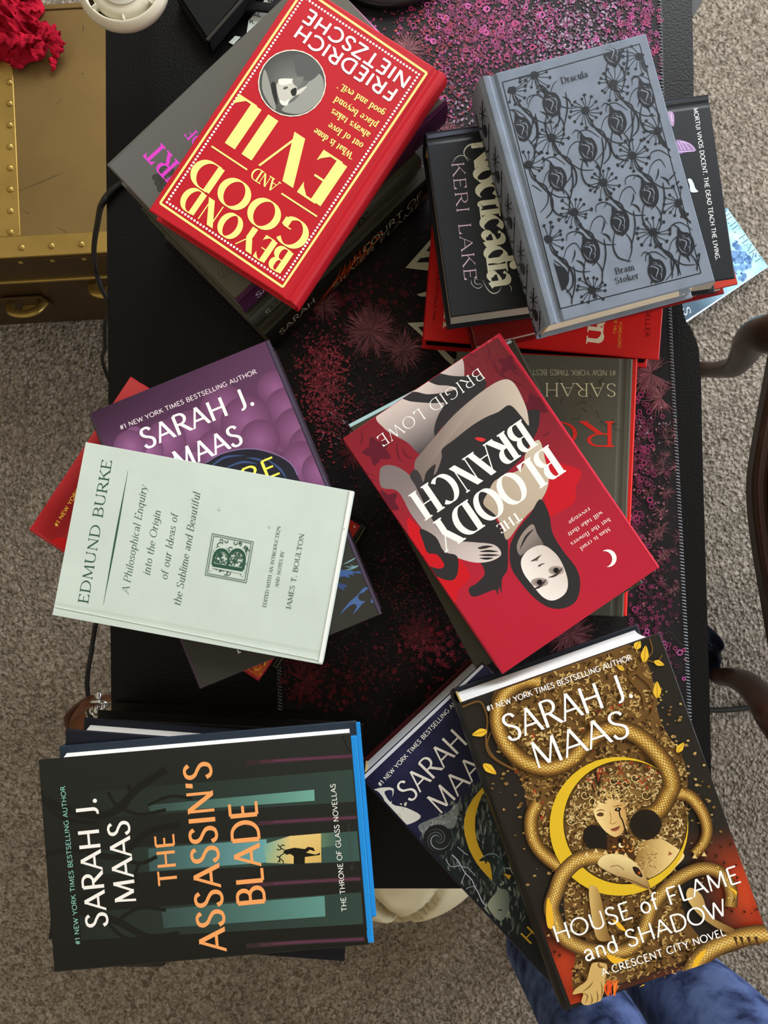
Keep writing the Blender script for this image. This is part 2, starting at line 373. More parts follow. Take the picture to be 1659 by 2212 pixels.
        for off, (w_, strokes) in place:
            for kind, fl, pts in strokes:
                z = self.z()
                if kind == 'd':
                    r = max(tv, th) * .62; q = T(off + pts[0][0], pts[0][1]); bb = len(self.v)
                    for k in range(10):
                        self.v.append((q.x + r * cap * math.cos(k * PI / 5), q.y + r * cap * math.sin(k * PI / 5), z)); self.c.append(lin(col))
                    self.f.append(tuple(range(bb, bb + 10))); continue
                P = [Vector(((off + x) * sx, y)) for x, y in pts]; n = len(P); bb = len(self.v)
                closed = (P[0] - P[-1]).length < 1e-4
                for i in range(n):
                    if closed: t = P[(i + 1) % (n - 1)] - P[(i - 1) % (n - 1)]
                    else: t = P[min(i + 1, n - 1)] - P[max(i - 1, 0)]
                    if t.length < 1e-6: t = Vector((1, 0))
                    t.normalize()
                    if ang: w = pen(t)
                    elif kind == 'v': w = tv
                    elif kind == 'h': w = th
                    else: w = pen(t)
                    nn = Vector((-t.y, t.x)) * (w / 2)
                    if kind in 'vh' and n == 2 and abs(t.y) > .25 and abs(t.x) > .05:   # diagonal: cut level with the lines
                        nn = Vector((-w / 2 / abs(t.y), 0)) if t.y > 0 else Vector((w / 2 / abs(t.y), 0))
                    for sgn in (1, -1):
                        p = P[i] + nn * sgn
                        if abs(th) and kind != 'd' and not ang:
                            lo = -th * .5 if True else 0
                        q = a + d * ((p.x + p.y * sl) * cap) + up * (p.y * cap)
                        self.v.append((q.x, q.y, z)); self.c.append(lin(mix(col, col2, max(0, min(1, p.y))) if col2 else col))
                for i in range(n - 1):
                    k = bb + 2 * i; self.f.append((k, k + 1, k + 3, k + 2))
                # serifs and arm terminals
                def bar(x0, y0, x1, y1, w):
                    zz = self.z(); k = len(self.v); t = Vector((x1 - x0, y1 - y0)).normalized(); nn = Vector((-t.y, t.x)) * (w / 2)
                    for x, y, s_ in ((x0, y0, 1), (x0, y0, -1), (x1, y1, -1), (x1, y1, 1)):
                        p = Vector((x, y)) + nn * s_; q = a + d * ((p.x + p.y * sl) * cap) + up * (p.y * cap)
                        self.v.append((q.x, q.y, zz)); self.c.append(lin(mix(col, col2, max(0, min(1, p.y))) if col2 else col))
                    self.f.append((k, k + 1, k + 2, k + 3))
                ends = {'0': [0], '1': [-1], 'b': [0, -1]}.get(fl, [])
                if ser and ends:
                    for e in ends:
                        p = P[e]; ww = tv if kind != 'h' else th
                        bar(p.x - ww / 2 - ser, p.y, p.x + ww / 2 + ser, p.y, max(th * 1.3, .05))
                if fl in ('e', 'u') and th < .08:
                    p = P[-1]; sg = -1 if fl == 'e' else 1
                    zz = self.z(); k = len(self.v); dx = (1 if P[-1].x > P[0].x else -1)
                    for x, y in ((p.x, p.y - sg * th / 2), (p.x, p.y + sg * .24), (p.x - dx * .05, p.y + sg * .16), (p.x - dx * .2, p.y + sg * th / 2)):
                        q = a + d * ((x + y * sl) * cap) + up * (y * cap); self.v.append((q.x, q.y, zz)); self.c.append(lin(col))
                    self.f.append((k, k + 1, k + 2, k + 3))
from mathutils import noise as mnoise
def CV(ox, oy, s):
    """converter from a magnified view of the photograph (origin ox, oy, zoom s) to photo pixels"""
    def f(*pts): return [(ox + x / s, oy + y / s) for x, y in pts]
    return f
def W2(px, z): p = ray(px[0], px[1], z); return (p.x, p.y)

# ------------------------------------------------------------------ floor
m_carpet = bpy.data.materials.new('cut_pile_carpet'); m_carpet.use_nodes = True
def _carpet():
    nt = m_carpet.node_tree; b = nt.nodes['Principled BSDF']; b.inputs['Roughness'].default_value = 1.0; b.inputs['Specular IOR Level'].default_value = 0.05
    tc = N(nt, 'ShaderNodeTexCoord')
    n1 = N(nt, 'ShaderNodeTexNoise'); n1.inputs['Scale'].default_value = 105; n1.inputs['Detail'].default_value = 4; n1.inputs['Distortion'].default_value = 1.2
    n2 = N(nt, 'ShaderNodeTexNoise'); n2.inputs['Scale'].default_value = 9; n2.inputs['Detail'].default_value = 5
    v = N(nt, 'ShaderNodeTexVoronoi'); v.inputs['Scale'].default_value = 120
    for n in (n1, n2, v): nt.links.new(tc.outputs['Object'], n.inputs['Vector'])
    r1 = N(nt, 'ShaderNodeValToRGB'); r1.color_ramp.elements[0].position = .36; r1.color_ramp.elements[1].position = .62
    r1.color_ramp.elements[0].color = lin((100, 91, 79)) + (1,); r1.color_ramp.elements[1].color = lin((160, 149, 135)) + (1,)
    nt.links.new(n1.outputs['Fac'], r1.inputs[0])
    r2 = N(nt, 'ShaderNodeValToRGB'); r2.color_ramp.elements[0].position = .3; r2.color_ramp.elements[1].position = .7
    r2.color_ramp.elements[0].color = (.82, .82, .82, 1); r2.color_ramp.elements[1].color = (1.08, 1.08, 1.08, 1)
    nt.links.new(n2.outputs['Fac'], r2.inputs[0])
    mm = N(nt, 'ShaderNodeMix', data_type='RGBA', blend_type='MULTIPLY'); mm.inputs[0].default_value = 1
    nt.links.new(r1.outputs[0], mm.inputs[6]); nt.links.new(r2.outputs[0], mm.inputs[7]); nt.links.new(mm.outputs[2], b.inputs['Base Color'])
    ad = N(nt, 'ShaderNodeMath', operation='ADD'); nt.links.new(n1.outputs['Fac'], ad.inputs[0]); nt.links.new(v.outputs['Distance'], ad.inputs[1])
    bp = N(nt, 'ShaderNodeBump'); bp.inputs['Strength'].default_value = .9; bp.inputs['Distance'].default_value = .009
    nt.links.new(ad.outputs[0], bp.inputs['Height']); nt.links.new(bp.outputs[0], b.inputs['Normal'])
_carpet()
bm = bmesh.new(); bm_box(bm, (0.1, 0, -0.01), (5.6, 5.0, 0.02))
tag(link_bm('floor', bm, m_carpet), 'beige cut pile carpet covering the floor', 'floor', kind='structure')


# ------------------------------------------------------------------ room shell beyond the frame
m_wall = mat('cream_wall_paint', (206, 196, 176), rough=.9, spec=.1, var=.02, bump=.05, bscale=200)
m_frame = mat('white_window_frame', (226, 226, 222), rough=.5)
m_glass = bpy.data.materials.new('window_glass'); m_glass.use_nodes = True
_g = m_glass.node_tree.nodes['Principled BSDF']; _g.inputs['Transmission Weight'].default_value = 1; _g.inputs['Roughness'].default_value = .02; _g.inputs['Base Color'].default_value = (.95, .98, 1, 1)
def wall(name, c, s, lab): bm = bmesh.new(); bm_box(bm, c, s); tag(link_bm(name, bm, m_wall), lab, 'wall', kind='structure')
wall('wall_left', (-2.72, 0, 1.25), (.08, 5.0, 2.5), 'plain cream wall on the left'); wall('wall_front', (.1, -2.52, 1.25), (5.6, .08, 2.5), 'plain cream wall behind the person')
def wall_with_window(name, axis, d, lo, hi, w0, w1, s0, s1, lab):
    bm = bmesh.new()
    for a0, a1, z0, z1 in ((lo, w0, 0, 2.5), (w1, hi, 0, 2.5), (w0, w1, 0, s0), (w0, w1, s1, 2.5)):
        c = ((a0 + a1) / 2, d, (z0 + z1) / 2) if axis == 'x' else (d, (a0 + a1) / 2, (z0 + z1) / 2); s = (a1 - a0, .08, z1 - z0) if axis == 'x' else (.08, a1 - a0, z1 - z0)
        bm_box(bm, c, s)
    tag(link_bm(name, bm, m_wall), lab, 'wall', kind='structure')
def window(name, axis, d, w0, w1, s0, s1, lab):
    r = empty(name, (0, 0, 0)); tag(r, lab, 'window', kind='structure'); bm = bmesh.new()
    for a0, a1, z0, z1 in ((w0, w0 + .05, s0, s1), (w1 - .05, w1, s0, s1), (w0, w1, s0, s0 + .05), (w0, w1, s1 - .05, s1), ((w0 + w1) / 2 - .02, (w0 + w1) / 2 + .02, s0, s1)):
        c = ((a0 + a1) / 2, d, (z0 + z1) / 2) if axis == 'x' else (d, (a0 + a1) / 2, (z0 + z1) / 2); s = (a1 - a0, .06, z1 - z0) if axis == 'x' else (.06, a1 - a0, z1 - z0)
        bm_box(bm, c, s)
    link_bm('window_frame', bm, m_frame, r); bm = bmesh.new()
    c = ((w0 + w1) / 2, d, (s0 + s1) / 2) if axis == 'x' else (d, (w0 + w1) / 2, (s0 + s1) / 2); bm_box(bm, c, (w1 - w0 - .08, .006, s1 - s0 - .08) if axis == 'x' else (.006, w1 - w0 - .08, s1 - s0 - .08)); link_bm('window_pane', bm, m_glass, r)
wall_with_window('wall_back', 'x', 2.46, -2.7, 2.9, -.25, 1.75, 1.25, 2.45, 'cream wall behind the desk with a window'); window('window_1', 'x', 2.46, -.25, 1.75, 1.25, 2.45, 'white framed window above the desk')
wall_with_window('wall_right', 'y', 2.86, -2.5, 2.5, -.85, 1.05, .35, 1.95, 'cream wall on the right with a low window'); window('window_2', 'y', 2.86, -.85, 1.05, .35, 1.95, 'white framed low window on the right')

# ------------------------------------------------------------------ desk
m_desk = mat('black_desk_laminate', (8, 8, 9), rough=.40, spec=.16, bump=.25, bscale=420, var=.10, vscale=40)
m_blackmetal = mat('black_powder_coat', (12, 12, 13), rough=.5, spec=.4)
desk = empty('desk', (0, 0, 0)); tag(desk, 'long black desk carrying all the piles of books', 'desk')
left = [(226, -160), (229, 300), (238, 1300), (243, 1921)]
right = [(1543, 1921), (1533, 1500), (1518, 1000), (1514, 800), (1511, 752), (1506, 735), (1496, 715), (1482, 694), (1474, 680), (1471, 640), (1472, 560), (1484, 500), (1498, 470), (1502, 440), (1497, 100), (1494, -160)]
dp = [W2(p, DESK) for p in left + right]
bm = bmesh.new(); bm_prism(bm, dp[::-1] if sum(dp[i][0] * dp[(i + 1) % len(dp)][1] - dp[(i + 1) % len(dp)][0] * dp[i][1] for i in range(len(dp))) < 0 else dp, DESK - .022, DESK)
es = [e for e in bm.edges if all(abs(v.co.z - DESK) < 1e-6 for v in e.verts)]
bmesh.ops.bevel(bm, geom=es, offset=.0016, segments=2, affect='EDGES')
link_bm('desk_top', bm, m_desk, desk)
for sx in (-.25, .272):
    for sy, nm in ((-.435, 'leg'), (.585, 'leg')):
        bm = bmesh.new(); bm_box(bm, (sx, sy, .365), (.05, .035, .726), .004); bm_box(bm, (sx, sy, .006), (.08, .06, .012), .003)
        link_bm(nm, bm, m_blackmetal, desk)
bm = bmesh.new(); bm_prism(bm, [W2(p, DESK - .03) for p in ((1440, 60), (1492, 46), (1518, 0), (1545, -60), (1440, -60))], DESK - .045, DESK - .0225)
link_bm('side_bracket', bm, m_blackmetal, desk)

# ------------------------------------------------------------------ desk mat (printed, stitched edge)
MZ = DESK + .003
mat_out = [(585, -130), (588, 700), (605, 1500), (607, 1640), (1492, 1640), (1489, 1536), (1470, 1150), (1450, 760), (1433, 300), (1425, 0), (1421, -130)]
desk_mat = empty('desk_mat', (0, 0, DESK)); tag(desk_mat, 'black desk mat printed with pink and crimson flowers under the books', 'desk mat')
m_matbase = mat('printed_mat_cloth', (20, 15, 17), rough=.6, spec=.2, bump=.15, bscale=1500, var=.5, vscale=28)
m_matprint = print_mat('mat_ink', rough=.58, spec=.25, grain=.1)
# ------------------------------------------------------------------ books
def clip_rect(poly, cols, x0, y0, x1, y1):
    """Sutherland-Hodgman of a polygon with colours against a rectangle"""
    pts = [(p, c) for p, c in zip(poly, cols)]
    for ax, lim, sg in ((0, x0, 1), (0, x1, -1), (1, y0, 1), (1, y1, -1)):
        out = []
        for i in range(len(pts)):
            (p, c), (q, d) = pts[i], pts[(i + 1) % len(pts)]
            a, b = (p[ax] - lim) * sg, (q[ax] - lim) * sg
            if a >= 0: out.append((p, c))
            if (a >= 0) != (b >= 0):
                t = a / (a - b); out.append((tuple(p[k] + (q[k] - p[k]) * t for k in range(3)), tuple(c[k] + (d[k] - c[k]) * t for k in range(3))))
        pts = out
        if len(pts) < 3: return [], []
    return [p for p, c in pts], [c for p, c in pts]
class Book:
    """a book lying face up; root at the centre of its base, local x across the cover, local y towards the head"""
    def __init__(self, label, tl, tr, br, bl, z_base, t, group=None, kind='hard', cover=(40, 40, 40), pages=(226, 216, 192),
                 rough=.40, spec=.17, groove=.0007, bulge=.004, board=None, jacket_short=0.0, spine_rgb=None, back_rgb=None, cloth=False, pblock=None, name='book', square=.004):
        self.t = t; self.zt = DESK + z_base + t; self.kind = kind
        P = [Vector(W2(p, self.zt)) for p in (tl, tr, br, bl)]
        ux = ((P[1] - P[0]) + (P[2] - P[3])) / 2; uy = ((P[0] - P[3]) + (P[1] - P[2])) / 2
        self.w = ux.length; self.h = uy.length
        a1 = math.atan2(ux.y, ux.x); a2 = math.atan2(-uy.x, uy.y)
        d = (a2 - a1 + PI) % (2 * PI) - PI
        self.ang = a1 + d / 2
        c = sum(P, Vector((0, 0))) / 4; self.c = c
        self.root = empty(name, (c.x, c.y, DESK + z_base), self.ang); tag(self.root, label, 'book', group)
        self.ppm = FPX / (CAM_Z - self.zt); self.label = label
        self.pr = Print(self.loc, self.ppm)
        self.sp = Print(None, 1.0)
        self.o = dict(cover=cover, pages=pages, rough=rough, spec=spec, groove=groove, bulge=bulge, board=board, js=jacket_short, spine=spine_rgb or cover, back=back_rgb or cover, cloth=cloth, pblock=pblock, sq=square)
    def loc(self, x, y):
        p = Vector(W2((x, y), self.zt)) - self.c; ca, sa = math.cos(-self.ang), math.sin(-self.ang)
        return (p.x * ca - p.y * sa, p.x * sa + p.y * ca)
    def cover_px(self, u, v):
        """local point of cover fraction u (spine to fore-edge), v (foot to head)"""
        return ((u - .5) * self.w, (v - .5) * self.h)
    def mat(self, rgb, tag_=''):
        o = self.o
        nm = 'cover_%d_%d_%d_%d%s' % (*[int(c) for c in rgb], int(o['rough'] * 100), '_cloth' if o['cloth'] else '')
        return cloth_mat(nm, rgb) if o['cloth'] else mat(nm, rgb, rough=o['rough'], spec=o['spec'], var=.04, vscale=25, bump=.04, bscale=1200)
    def done(self):
        o = self.o; w, h, t = self.w, self.h, self.t; x0, x1 = -w / 2, w / 2; y0, y1 = -h / 2, h / 2
        hard = self.kind == 'hard'; b = .0028 if hard else .0005; sq = o['sq'] if hard else .0003
        mp = print_mat('ink_%d' % int(o['rough'] * 100), rough=o['rough'], spec=o['spec'], grain=.03)
        def board(z, flip, yb):
            g = o['groove'] if hard else .0002; xs = .001 if hard else .0002; e = min(.0009, b * .35)
            prof = [(x0 + xs, z), (x0 + .004, z), (x0 + .0065, z - g), (x0 + .0085, z - g), (x0 + .011, z), (x1 - e, z), (x1, z - e), (x1, z - b + e), (x1 - e, z - b), (x0 + xs, z - b)]
            if flip: prof = [(x, 2 * (z - b / 2) - zz) for x, zz in prof][::-1]
            n = len(prof); vs = []; fs = []
            for y in (yb, yb + e, y1 - e, y1):
                k = 1 if (y == yb or y == y1) else 0
                zc = z - b / 2
                for x, zz in prof:
                    vs.append((x, y, zc + (zz - zc) * (1 - .35 * k)))
            for r in range(3):
                for i in range(n):
                    j = (i + 1) % n; a = r * n
                    fs.append((a + i, a + j, a + n + j, a + n + i))
            fs.append(tuple(range(n))[::-1]); fs.append(tuple(range(3 * n, 4 * n)))
            return vs, fs
        # front cover with its print
        vs, fs = board(t, False, y0 + o['js']); cs = [(0, 0, 0)] * len(vs); mi = [0] * len(fs)
        for f in self.pr.f:
            P = [self.pr.v[i] for i in f]; C = [self.pr.c[i] for i in f]
            if any(p[0] < x0 + .0012 or p[0] > x1 - .0004 or p[1] < y0 + o['js'] + .0004 or p[1] > y1 - .0004 for p in P):
                P, C = clip_rect(P, C, x0 + .0012, y0 + o['js'] + .0004, x1 - .0004, y1 - .0004)
                if len(P) < 3: continue
            k = len(vs); vs += [(p[0], p[1], p[2] + t) for p in P]; cs += C; fs.append(tuple(range(k, k + len(P)))); mi.append(1)
        link_mesh('front_cover', vs, fs, [self.mat(o['cover']), mp], mi, self.root, cols=cs)
        vs, fs = board(b, True, y0)
        link_mesh('back_cover', vs, fs, self.mat(o['back']), None, self.root)
        if o['board']:   # boards showing beyond a slipped dust jacket
            bm = bmesh.new(); bm_box(bm, (x0 / 2 + x1 / 2 - .001, y0 + .004 - .0015, t - b / 2 - .0002), (w - .003, .008, b * .8), .0006)
            bm_box(bm, (x0 / 2 + x1 / 2, y0 - .0012, b / 2), (w - .003, .004, b * .8), .0006)
            tag(link_bm('cover_board', bm, mat('board_cloth_%d_%d_%d' % o['board'], o['board'], rough=.7, spec=.2, bump=.1, bscale=900), self.root), 'bright blue board edge beyond the jacket')
        # spine
        bu = o['bulge'] if hard else 0.0; n = 12
        def sx(z): return x0 - bu * math.sqrt(max(0, 1 - ((z - t / 2) / (t / 2)) ** 2))
        vs = []; fs = []
        for y in (y0 + (o['js'] if hard else 0), y1):
            for k in range(n + 1): z = t * k / n; vs.append((sx(z), y, z))
            for k in range(n + 1): z = t * (1 - k / n); vs.append((sx(z) + (.0018 if hard else .0004), y, min(t - .0003, max(.0003, z))))
        m2 = 2 * (n + 1)
        for i in range(m2): j = (i + 1) % m2; fs.append((i, i + m2, j + m2, j))
        for k in range(n):
            a, c_ = k, m2 - 1 - k
            fs.append((a, a + 1, c_ - 1, c_)); fs.append((a + m2, c_ + m2, c_ - 1 + m2, a + 1 + m2))
        cs = [(0, 0, 0)] * len(vs); mi = [0] * len(fs)
        for f in self.sp.f:
            P = [self.sp.v[i] for i in f]
            if any(p[0] < 0 or p[0] > h for p in P): continue
            k = len(vs)
            for i in f:
                s, z, dz = self.sp.v[i]; z = max(.0005, min(t - .0005, z)); vs.append((sx(z) - dz - .0001, y1 - s, z)); cs.append(self.sp.c[i])
            fs.append(tuple(range(k, k + len(f)))); mi.append(1)
        link_mesh('spine', vs, fs, [self.mat(o['spine']), mp], mi, self.root, smooth=False, cols=cs)
        # page block, fore-edge hollowed on hard covers
        vs = []; fs = []; n = 8; zb, zt_ = b, t - b; dip = min(.003, t * .08) if hard else 0
        prof = [(x0 + .002, zb)] + [(x1 - sq - dip * math.sin(PI * k / n), zb + (zt_ - zb) * k / n) for k in range(n + 1)] + [(x0 + .002, zt_)]
        m2 = len(prof)
        for y in (y0 + sq, y1 - sq): vs += [(x, y, z) for x, z in prof]
        for i in range(m2): j = (i + 1) % m2; fs.append((i, j, j + m2, i + m2))
        fs.append(tuple(range(m2))[::-1]); fs.append(tuple(range(m2, 2 * m2)))
        pb = link_mesh('page_block', vs, fs, page_mat('paper_%d_%d_%d' % o['pages'], o['pages']), None, self.root)
        if hard:
            for ye in (y1 - sq + .0006, y0 + sq - .0006):
                bm = bmesh.new(); bm_tube(bm, [(x0 + .0022, ye, b + .001 + (t - 2 * b - .002) * k / 6) for k in range(7)], .0011, 6); link_bm('headband', bm, mat('headband_cloth', (206, 176, 110), rough=.8, var=.4, vscale=900), pb)
        return self
def in_poly(p, poly):
    x, y = p; r = False; n = len(poly)
    for i in range(n):
        (x1, y1), (x2, y2) = poly[i], poly[(i + 1) % n]
        if (y1 > y) != (y2 > y) and x < (x2 - x1) * (y - y1) / (y2 - y1) + x1: r = not r
    return r
# ------------------------------------------------------------------ brass trunk
TZ = .355
m_brass = mat('worn_brass_sheet', (130, 106, 62), rough=.46, spec=.4, metal=.5, var=.2, vscale=4, bump=.12, bscale=60)
m_brass2 = mat('polished_brass_trim', (168, 140, 74), rough=.34, spec=.5, metal=.7, var=.16, vscale=14, bump=.1, bscale=40)
m_brassdk = mat('dark_brass', (74, 54, 22), rough=.42, spec=.5, metal=.5, var=.2, vscale=7, bump=.1, bscale=50)
tp = [ray(p[0], p[1], TZ) for p in ((-345, 578), (420, 534), (430, -12), (-345, 30))]
tc = sum(tp, Vector()) / 4; e1 = ((tp[1] - tp[0]) + (tp[2] - tp[3])) / 2; e2 = ((tp[3] - tp[0]) + (tp[2] - tp[1])) / 2
tw, td, ta = e1.length, e2.length, math.atan2(e1.y, e1.x)
trunk = empty('trunk', (tc.x, tc.y, 0), ta); tag(trunk, 'brass covered storage trunk with rivets on the carpet beside the desk', 'trunk')
bm = bmesh.new(); bm_box(bm, (0, 0, .13), (tw - .006, td - .006, .26), .004); link_bm('body', bm, m_brassdk, trunk)
bm = bmesh.new(); bm_box(bm, (0, 0, .309), (tw, td, .092), .006, 3); lid = link_bm('lid', bm, [m_brass], trunk)
bm = bmesh.new(); bm_box(bm, (0, -td / 2 - .002, .262), (tw - .004, .010, .007), .002)
link_bm('closing_rim', bm, m_brass2, trunk)
# the lid front is darker brass than its top, like the body
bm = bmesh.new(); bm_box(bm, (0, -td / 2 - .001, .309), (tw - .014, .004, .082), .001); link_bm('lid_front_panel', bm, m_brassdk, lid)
bm = bmesh.new()
bm_box(bm, (0, -td / 2 + .0165, TZ + .0008), (tw - .004, .033, .0026), .001)
def TL(px):
    p = ray(px[0], px[1], TZ); ca, sa = math.cos(-ta), math.sin(-ta); return ((p.x - tc.x) * ca - (p.y - tc.y) * sa, (p.x - tc.x) * sa + (p.y - tc.y) * ca)
sx_ = TL((22, 300))[0]
bm_box(bm, (sx_ - .011, .016, TZ + .0008), (.042, td - .034, .0026), .001); bm_box(bm, (-tw / 2 + .019, .016, TZ + .0008), (.038, td - .034, .0026), .001); link_bm('edge_band', bm, m_brass2, lid)
bm = bmesh.new(); bm_box(bm, (0, td / 2 - .012, TZ + .0004), (tw - .01, .002, .002), .0004); link_bm('lid_seam', bm, m_brassdk, lid)
rivets = [TL((22 + k * .3, 133 + k * 46.2)) for k in range(9)] + [TL((22, 87)), TL((22, 41))] + [(TL((48, 533))[0] + k * .0465, TL((112, 532))[1]) for k in range(-5, 9)]
for k, (x, y) in enumerate(rivets):
    bm = bmesh.new(); bm_lathe(bm, [(.0052, 0), (.0049, .0016), (.0035, .0030), (.0014, .0036), (0.0001, .0037)], 14, (x, y, TZ + .0019))
    link_bm('rivet', bm, m_brass2, lid, True)
for k in range(3):
    bm = bmesh.new(); r_ = bm_lathe(bm, [(.004, 0), (.003, .0015), (.0001, .0022)], 10)
    bmesh.ops.rotate(bm, cent=(0, 0, 0), matrix=Matrix.Rotation(PI / 2, 3, 'X'), verts=bm.verts); bmesh.ops.translate(bm, vec=(TL((35, 545))[0] + k * .05, -td / 2 - .003, .342), verts=bm.verts)
    link_bm('front_rivet', bm, m_brass2, lid, True)
sc_ = Print(lambda x, y: TL((x, y)), FPX / (CAM_Z - TZ)); sc_.step = 2e-6      # scuffs on the lid
for s_, w_ in (([(32, 414), (60, 405), (100, 388), (136, 373)], 2.0), ([(70, 402), (110, 384), (134, 374)], 2.6), ([(122, 490), (140, 500), (152, 508)], 1.6), ([(180, 52), (180, 62), (178, 72)], 2.6), ([(175, 160), (182, 158)], 2.4), ([(0, 418), (30, 414)], 1.6), ([(45, 450), (60, 460), (66, 458)], 1.4), ([(120, 226), (136, 212)], 1.2)):
    sc_.line(s_, w_, (74, 58, 28), 5, taper=True)
bm = bmesh.new(); bm.from_mesh(lid.data); lid.data.materials.append(mat('scuffed_brass', (78, 62, 32), rough=.6))
nv_ = [bm.verts.new((v[0], v[1], v[2] + TZ)) for v in sc_.v]
for f_ in sc_.f: bm.faces.new([nv_[i] for i in f_]).material_index = 1
bm.to_mesh(lid.data); bm.free()
def latch(px, z, wd):
    p = ray(px[0], px[1], z); q = trunk.matrix_world if False else None
    ca, sa = math.cos(-ta), math.sin(-ta); dx, dy = p.x - tc.x, p.y - tc.y
    lx = dx * ca - dy * sa
    bm = bmesh.new(); bm_box(bm, (lx, -td / 2 - .002, z), (wd, .006, .055), .002)
    o = link_bm('latch_plate', bm, m_brassdk, trunk)
    bm = bmesh.new(); bm_tube(bm, smooth_path([(lx - wd * .42, -td / 2 - .004, z), (lx - wd * .3, -td / 2 - .022, z + .012), (lx, -td / 2 - .028, z + .014), (lx + wd * .3, -td / 2 - .022, z + .012), (lx + wd * .42, -td / 2 - .004, z)], 5), (.009, .005), 8)
    link_bm('latch_loop', bm, m_brass2, o, True)
    bm = bmesh.new(); bm_box(bm, (lx, -td / 2 - .008, z - .016), (wd * .4, .012, .012), .003); link_bm('latch_catch', bm, m_brass2, o)
latch((58, 636), .15, .075); latch((236, 600), .23, .07)

# ------------------------------------------------------------------ crumpled cloth helper
def crumple(name, outline, zb, hgt, m, seed, freq=28, ridge=1.0, aim=None, rings=16, power=3.0, keep=90, sm=True):
    """a heap of cloth filling an outline (world x, y), folds from ridged noise; closed underneath"""
    o = smooth_path(outline, max(2, keep // len(outline)), True); n = len(o)
    cx = sum(p[0] for p in o) / n; cy = sum(p[1] for p in o) / n
    vs = []; fs = []
    for r in range(rings + 1):
        t = 1 - (r / rings) * .985
        for k in range(n):
            x = cx + (o[k][0] - cx) * t; y = cy + (o[k][1] - cy) * t
            nz = mnoise.turbulence_vector(Vector((x * freq, y * freq, seed)), 3, False).x
            px_, py_ = (x, y) if aim is None else ((x * math.cos(aim) + y * math.sin(aim)) * .38, -x * math.sin(aim) + y * math.cos(aim))
            wv = .25 * mnoise.noise(Vector((x * 20, y * 20, seed + 3)))
            rg = 1 - abs(mnoise.noise(Vector((px_ * freq * .8 + wv, py_ * freq * .8 + wv, seed + 9)))) * 2.2
            z = zb + max(0, (1 - t ** power)) * hgt * (.55 + .45 * ridge * max(0, rg) ** 2 + .35 * nz) + .0015
            a = 0.006 * (1 - t) * nz
            vs.append((x + a, y - a, max(zb + .001, z)))
    for r in range(rings):
        for k in range(n):
            a = r * n + k; b = r * n + (k + 1) % n; fs.append((a, b, b + n, a + n))
    fs.append(tuple(rings * n + k for k in range(n)))
    b0 = len(vs); vs += [(p[0], p[1], zb + .0002) for p in o]
    for k in range(n): fs.append((b0 + k, b0 + (k + 1) % n, (k + 1) % n, k))
    fs.append(tuple(b0 + k for k in range(n))[::-1])
    ob = link_mesh(name, vs, fs, m, None, None, sm)
    return ob
m_redcloth = mat('red_gauze', (170, 24, 46), rough=.95, spec=.05, var=.4, vscale=60, bump=1.0, bscale=500)
rc_z = TZ + .0035
# irregular frayed outline, then loose twisted ends as parts
out = [(-60, -60), (60, -50), (84, -8), (97, 22), (82, 45), (98, 58), (112, 78), (104, 104), (92, 128), (64, 136), (44, 146), (20, 130), (-60, 126)]
scarf = empty('scarf', (ray(20, 40, rc_z).x, ray(20, 40, rc_z).y, rc_z)); tag(scarf, 'crumpled bright red gauze scarf lying on the brass trunk lid', 'scarf')
def to_child(ob, par):
    loc = par.location
    for v in ob.data.vertices: v.co -= loc
    ob.parent = par
o1 = crumple('cloth', [W2(p, rc_z) for p in out], rc_z, .045, m_redcloth, 3, freq=62, ridge=1.7, aim=-.5, rings=60, power=2.2, keep=360); to_child(o1, scarf)
def twist(pts, rad, seed, nm='loose_end'):
    bm = bmesh.new(); P = smooth_path(pts, 8); n = len(P)
    rr = [((rad * (1 - .85 * (k / (n - 1)) ** 2.2)) * (1 + .35 * math.sin(k * 1.3 + seed)), rad * .55 * (1 - .8 * k / (n - 1))) for k in range(n)]
    bm_tube(bm, P, rr, 12)
    for v in bm.verts:
        d = mnoise.turbulence_vector(v.co * 170, 3, False); v.co += d * .0045
        v.co.z = max(v.co.z, rc_z + .0005)
    o = link_bm(nm, bm, m_redcloth, None, True); to_child(o, scarf)
def L3(pts, dz): return [tuple(ray(p[0], p[1], rc_z)[:2]) + (rc_z + d,) for p, d in zip(pts, dz)]
twist(L3([(100, 86), (118, 90), (130, 102), (130, 118), (122, 134), (116, 156)], (.02, .024, .022, .016, .01, .004)), .012, 1)
twist(L3([(120, 92), (134, 98), (139, 112), (133, 118)], (.02, .02, .014, .006)), .008, 2)
twist(L3([(45, 66), (62, 48), (80, 40), (98, 38)], (.03, .03, .026, .012)), .013, 3)
twist(L3([(30, 125), (42, 140), (42, 152)], (.012, .008, .003)), .012, 4)
twist(L3([(84, 135), (100, 128), (98, 110), (108, 102), (116, 108)], (.02, .022, .024, .024, .018)), .010, 5)
twist(L3([(60, 20), (76, 24), (85, 14), (80, 4), (70, 8)], (.04, .04, .036, .034, .03)), .009, 6)
twist(L3([(10, 92), (40, 112), (70, 116), (96, 108)], (.03, .034, .034, .03)), .014, 7)
twist(L3([(2, 60), (30, 56), (60, 66), (100, 80)], (.038, .042, .04, .03)), .014, 8)

